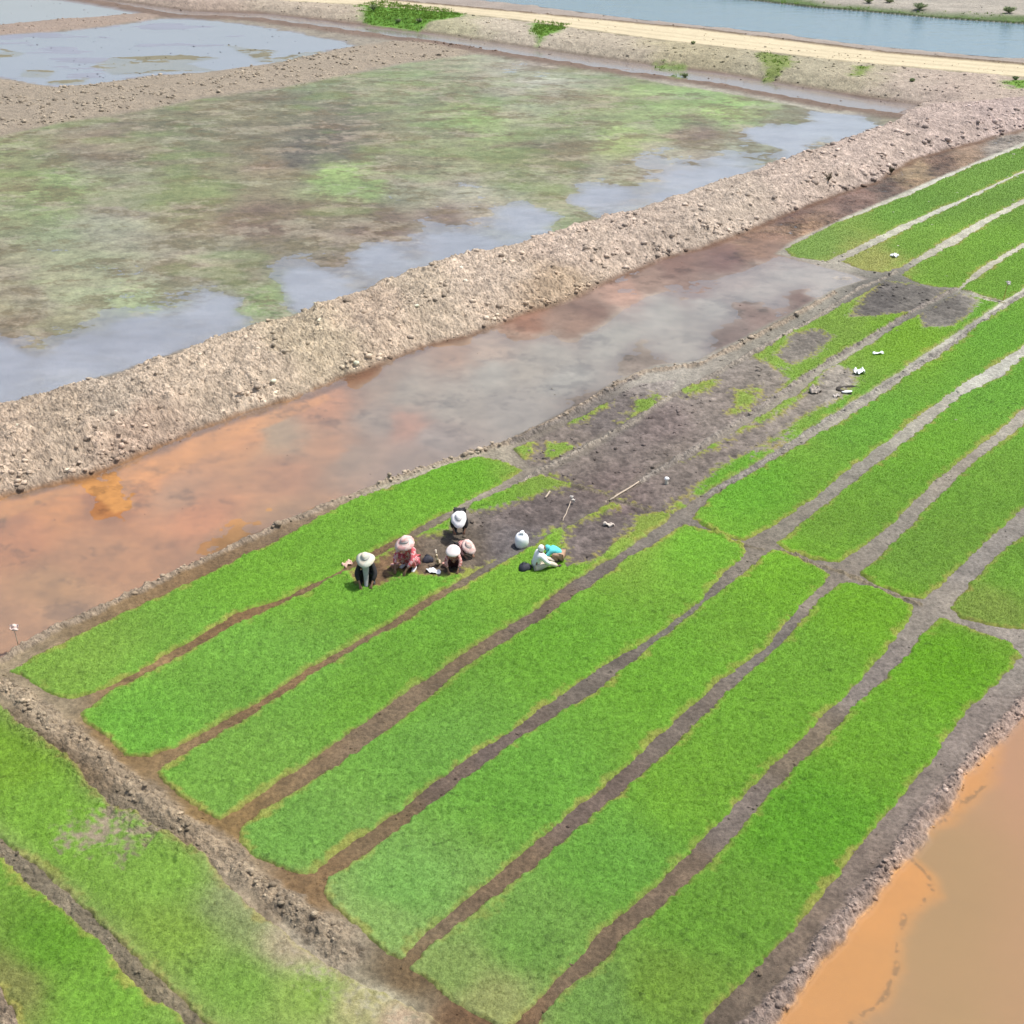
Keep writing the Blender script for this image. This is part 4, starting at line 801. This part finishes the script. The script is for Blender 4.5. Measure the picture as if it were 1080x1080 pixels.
single(crumple('plastic_bag', (.50, .42), PLAST, 7, .05), (906,395), .08, 10, 'large white plastic bag, brightest of the litter on the half cleared bed', 'plastic bag')
single(crumple('plastic_bag', (.42, .40), PLAST, 8, .05), (943,272), .09, 30, 'white plastic bag lying near the end of a far green bed', 'plastic bag')
single(crumple('plastic_sheet', (.52, .16), PLAST, 9, .025), (926,375), .09, 8, 'thin white strip of plastic lying above the large white bag', 'plastic sheet')
single(crumple('plastic_sheet', (.30, .2), cloth_mat('muddy_plastic', (206, 196, 186)), 10, .03), (882,419), .04, 30, 'small muddy white scrap beside the white bowl in the hole', 'plastic sheet')
single(crumple('plastic_sheet', (.5, .5), cloth_mat('silty_sack', (178, 166, 154)), 12, .07), (859,414), .04, 60, 'muddy beige crumpled sack on the half cleared bed, left of the bowl', 'sack')
basin((893,415), 'white bowl sunk in a dark hole of the half cleared bed', PLAST, .2, .08, None, 0, (.1, -.25), .02)
bm = bmesh.new(); lathe(bm, [(.5, .0), (.46, .06), (.33, .05), (.26, -.03), (.05, -.05)], 30, (0, 0, 0), (0, 0), .16, 6)
single(bobj('hole_rim', bm, plain('dark_mud', (.03, .024, .018), .8, .3)), (895,412), .0, 0, 'dark mud heaped round the white bowl', 'mud heap')  # near-black colour for the dark hole the bowl sits in
# stakes, planks and sticks
def stick(name, a, b, r, mat, lab, cat, rag=None, za=0, zb=0, wob=.02, n=7):
    ax, ay = g(*a); bx, by = g(*b); z0 = ground_z(ax, ay); z1 = ground_z(bx, by)
    t = empty(name, (ax, ay, z0)); tag(t, lab, cat); rr = random.Random(len(lab)); pts = []
    for i in range(n):
        k = i/(n-1); pts.append(((bx-ax)*k+rr.uniform(-wob, wob), (by-ay)*k+rr.uniform(-wob, wob), (z1-z0)*k+za*(1-k)+zb*k))
    bm = bmesh.new(); tube(bm, pts, [r*(1.1-.4*i/n) for i in range(n)]); bobj('shaft', bm, mat, t)
    if rag:
        e = pts[-1]; o = crumple('rag', (.30, .15), rag, 3, .035, t); o.location = e; o.rotation_euler = (.5, 1.0, .6)
    return t
def upright(px, h, r, mat, lab, cat, lean=(0, 0), rag=None):
    t = spot(px, -.02, 0, 'stake', lab, cat); bm = bmesh.new()
    tube(bm, [(lean[0]*h*k, lean[1]*h*k, h*k) for k in (0, .3, .6, 1)], [r, r*.95, r*.85, r*.7]); bobj('shaft', bm, mat, t)
    if rag: o = crumple('rag', (.26, .2), rag, 8, .04, t); o.location = (lean[0]*h, lean[1]*h, h); o.rotation_euler = (.9, .3, .4)
    return t
stick('stick', (593,550), (603,532), .018, WOOD, 'thin pale stick with a white end lying on dug mud above the white sack', 'stick', cloth_mat('rag_white', (232, 224, 214)), .03, .22)
stick('plank', (643,530), (674,510), .035, WOOD, 'pale wooden pole lying along the furrow left of the white marker', 'pole', None, .07, .09, .01)
bm_ = stick('stick', (575,526), (580,521), .035, WOOD, 'short broken stub of pale wood at the grass edge', 'stick', None, .05, .12, .01)
upright((1058,317), .95, .022, YEL, 'thin yellow stake with a white rag at its top by the far beds', 'stake', (.08, 0), cloth_mat('rag_pale', (236, 228, 222)))
upright((20,684), .6, .015, WOOD, 'crooked stick with a pale rag standing in the orange pond edge', 'stake', (-.05, .02), cloth_mat('rag_pink', (236, 210, 198)))
t = upright((703,511), .26, .07, cloth_mat('post_white', (238, 228, 206)), 'short cream white marker post on bare mud', 'marker', (-.05, 0))
bm = bmesh.new(); lathe(bm, [(.085, .24), (.09, .27), (.05, .33), (.01, .34)], 10, (-.013, 0, 0), (0, 0), .15, 2); bobj('cap', bm, WHITE, t)
# dry weeds on the dike
def weed(px, h, lab, z=HD, seed=1, mat=WEED, n=26, lf=1.0, stem=WEED, wide=1.0):
    x, y = g(*px, z); t = empty('weed', (x, y, ground_z(x, y)-.03)); tag(t, lab, 'weed'); rr = random.Random(seed)
    bm = bmesh.new(); bl = bmesh.new()
    for i in range(n):
        a = rr.uniform(0, 6.28); L_ = h*rr.uniform(.5, 1); sp = rr.uniform(.1, .6)*h*wide; p = [(math.cos(a)*sp*k*k, math.sin(a)*sp*k*k, L_*k) for k in (0, .35, .7, 1)]
        tube(bm, p, [.014, .011, .008, .004], 4)
        for k in range(7):
            f = rr.uniform(.35, 1); c = Vector((math.cos(a)*sp*f*f, math.sin(a)*sp*f*f, L_*f)); d = Vector((rr.uniform(-1, 1), rr.uniform(-1, 1), rr.uniform(-.3, .9)))*.09*lf; e = Vector((rr.uniform(-1, 1), rr.uniform(-1, 1), rr.uniform(-1, 1)))*.04*lf
            bl.faces.new([bl.verts.new(c-e), bl.verts.new(c+e), bl.verts.new(c+d)])
    bobj('stem', bm, stem, t); bobj('leaves', bl, mat, t, False)
weed((874,189), .7, 'dry brown weed standing on the clod dike, lower of the two on it', HD*.8, 3)
weed((941,173), .6, 'low dry brown weed on the clod dike, farther of the two on it', HD*.8, 5)
GW = plain('weed_green', (.26,.31,.15), .9, .3); GB = plain('bush_stem', (.24,.24,.14), .9, .3)
for i, (px, h, lb) in enumerate([((394,12), 1.7, 'round green bush on the grassy bank top beside the sand road'), ((420,19), .9, 'low green bush at the lower edge of the grassy bank'), ((442,21), 1.0, 'low pale green bush right of the others on the grassy bank'),
    ((723,70), .8, 'small olive bush low on the bank above the canal end'), ((731,47), .6, 'small dark bush by the near edge of the sand road'), ((962,86), .6, 'small dark weed alone on the bank left of the right hand grass patch'), ((1071,84), .7, 'dark weed in the grass patch at the right edge')]):
    weed(px, h*.42, lb, HB, 20+i, GW, 120, 1.5, GB, 1.6)
# bushes on the far side of the river
for i, (px, h, lb) in enumerate([((916,3), 1.3, 'dark low bush on the far shore, left of the pair there'), ((938,3), 1.3, 'dark low bush on the far shore, right of the pair there'), ((970,9), 1.8, 'wide olive bush at the far waterline'), ((1064,14), 1.7, 'dark grey bush on the far shore near the right edge'), ((1046,20), 1.2, 'small dark bush at the far waterline by the right edge')]):
    weed(px, h*.42, lb, .5, 50+i, GW, 150, 2.0, GB, 2.2)
#PEOPLE-END
# ------------------------------------------------------------------ light, camera
w = bpy.data.worlds.new('World'); bpy.context.scene.world = w; w.use_nodes = True
nt = w.node_tree; bg = nt.nodes['Background']; sky = nt.nodes.new('ShaderNodeTexSky'); sky.sky_type = 'NISHITA'; sky.sun_disc = False
SUN_EL, SUN_AZ = 64, 68      # azimuth clockwise from +Y (away from the camera)
sky.sun_elevation = R(SUN_EL); sky.sun_rotation = R(SUN_AZ); sky.dust_density = 3.0; sky.air_density = 1.2; sky.ozone_density = 1.0
nt.links.new(sky.outputs[0], bg.inputs[0]); bg.inputs[1].default_value = .12
sl = bpy.data.lights.new('sun', 'SUN'); sl.energy = 3.6; sl.angle = R(.5); sl.color = (1, .975, .93)
so2 = bpy.data.objects.new('sun', sl); COL.objects.link(so2); so2.rotation_euler = (R(90-SUN_EL), 0, R(180-SUN_AZ))
cam = bpy.data.cameras.new('camera'); co_ = bpy.data.objects.new('camera', cam); COL.objects.link(co_)
co_.location = (0, 0, CAMH); co_.rotation_euler = (R(90)-PITCH, 0, 0)
cam.sensor_width = 36; cam.lens = 36*FP/1080; cam.clip_start = .5; cam.clip_end = 20000
sc = bpy.context.scene; sc.camera = co_
sc.view_settings.view_transform = 'Standard'; sc.view_settings.look = 'None'; sc.view_settings.exposure = 0.54; sc.view_settings.gamma = 1
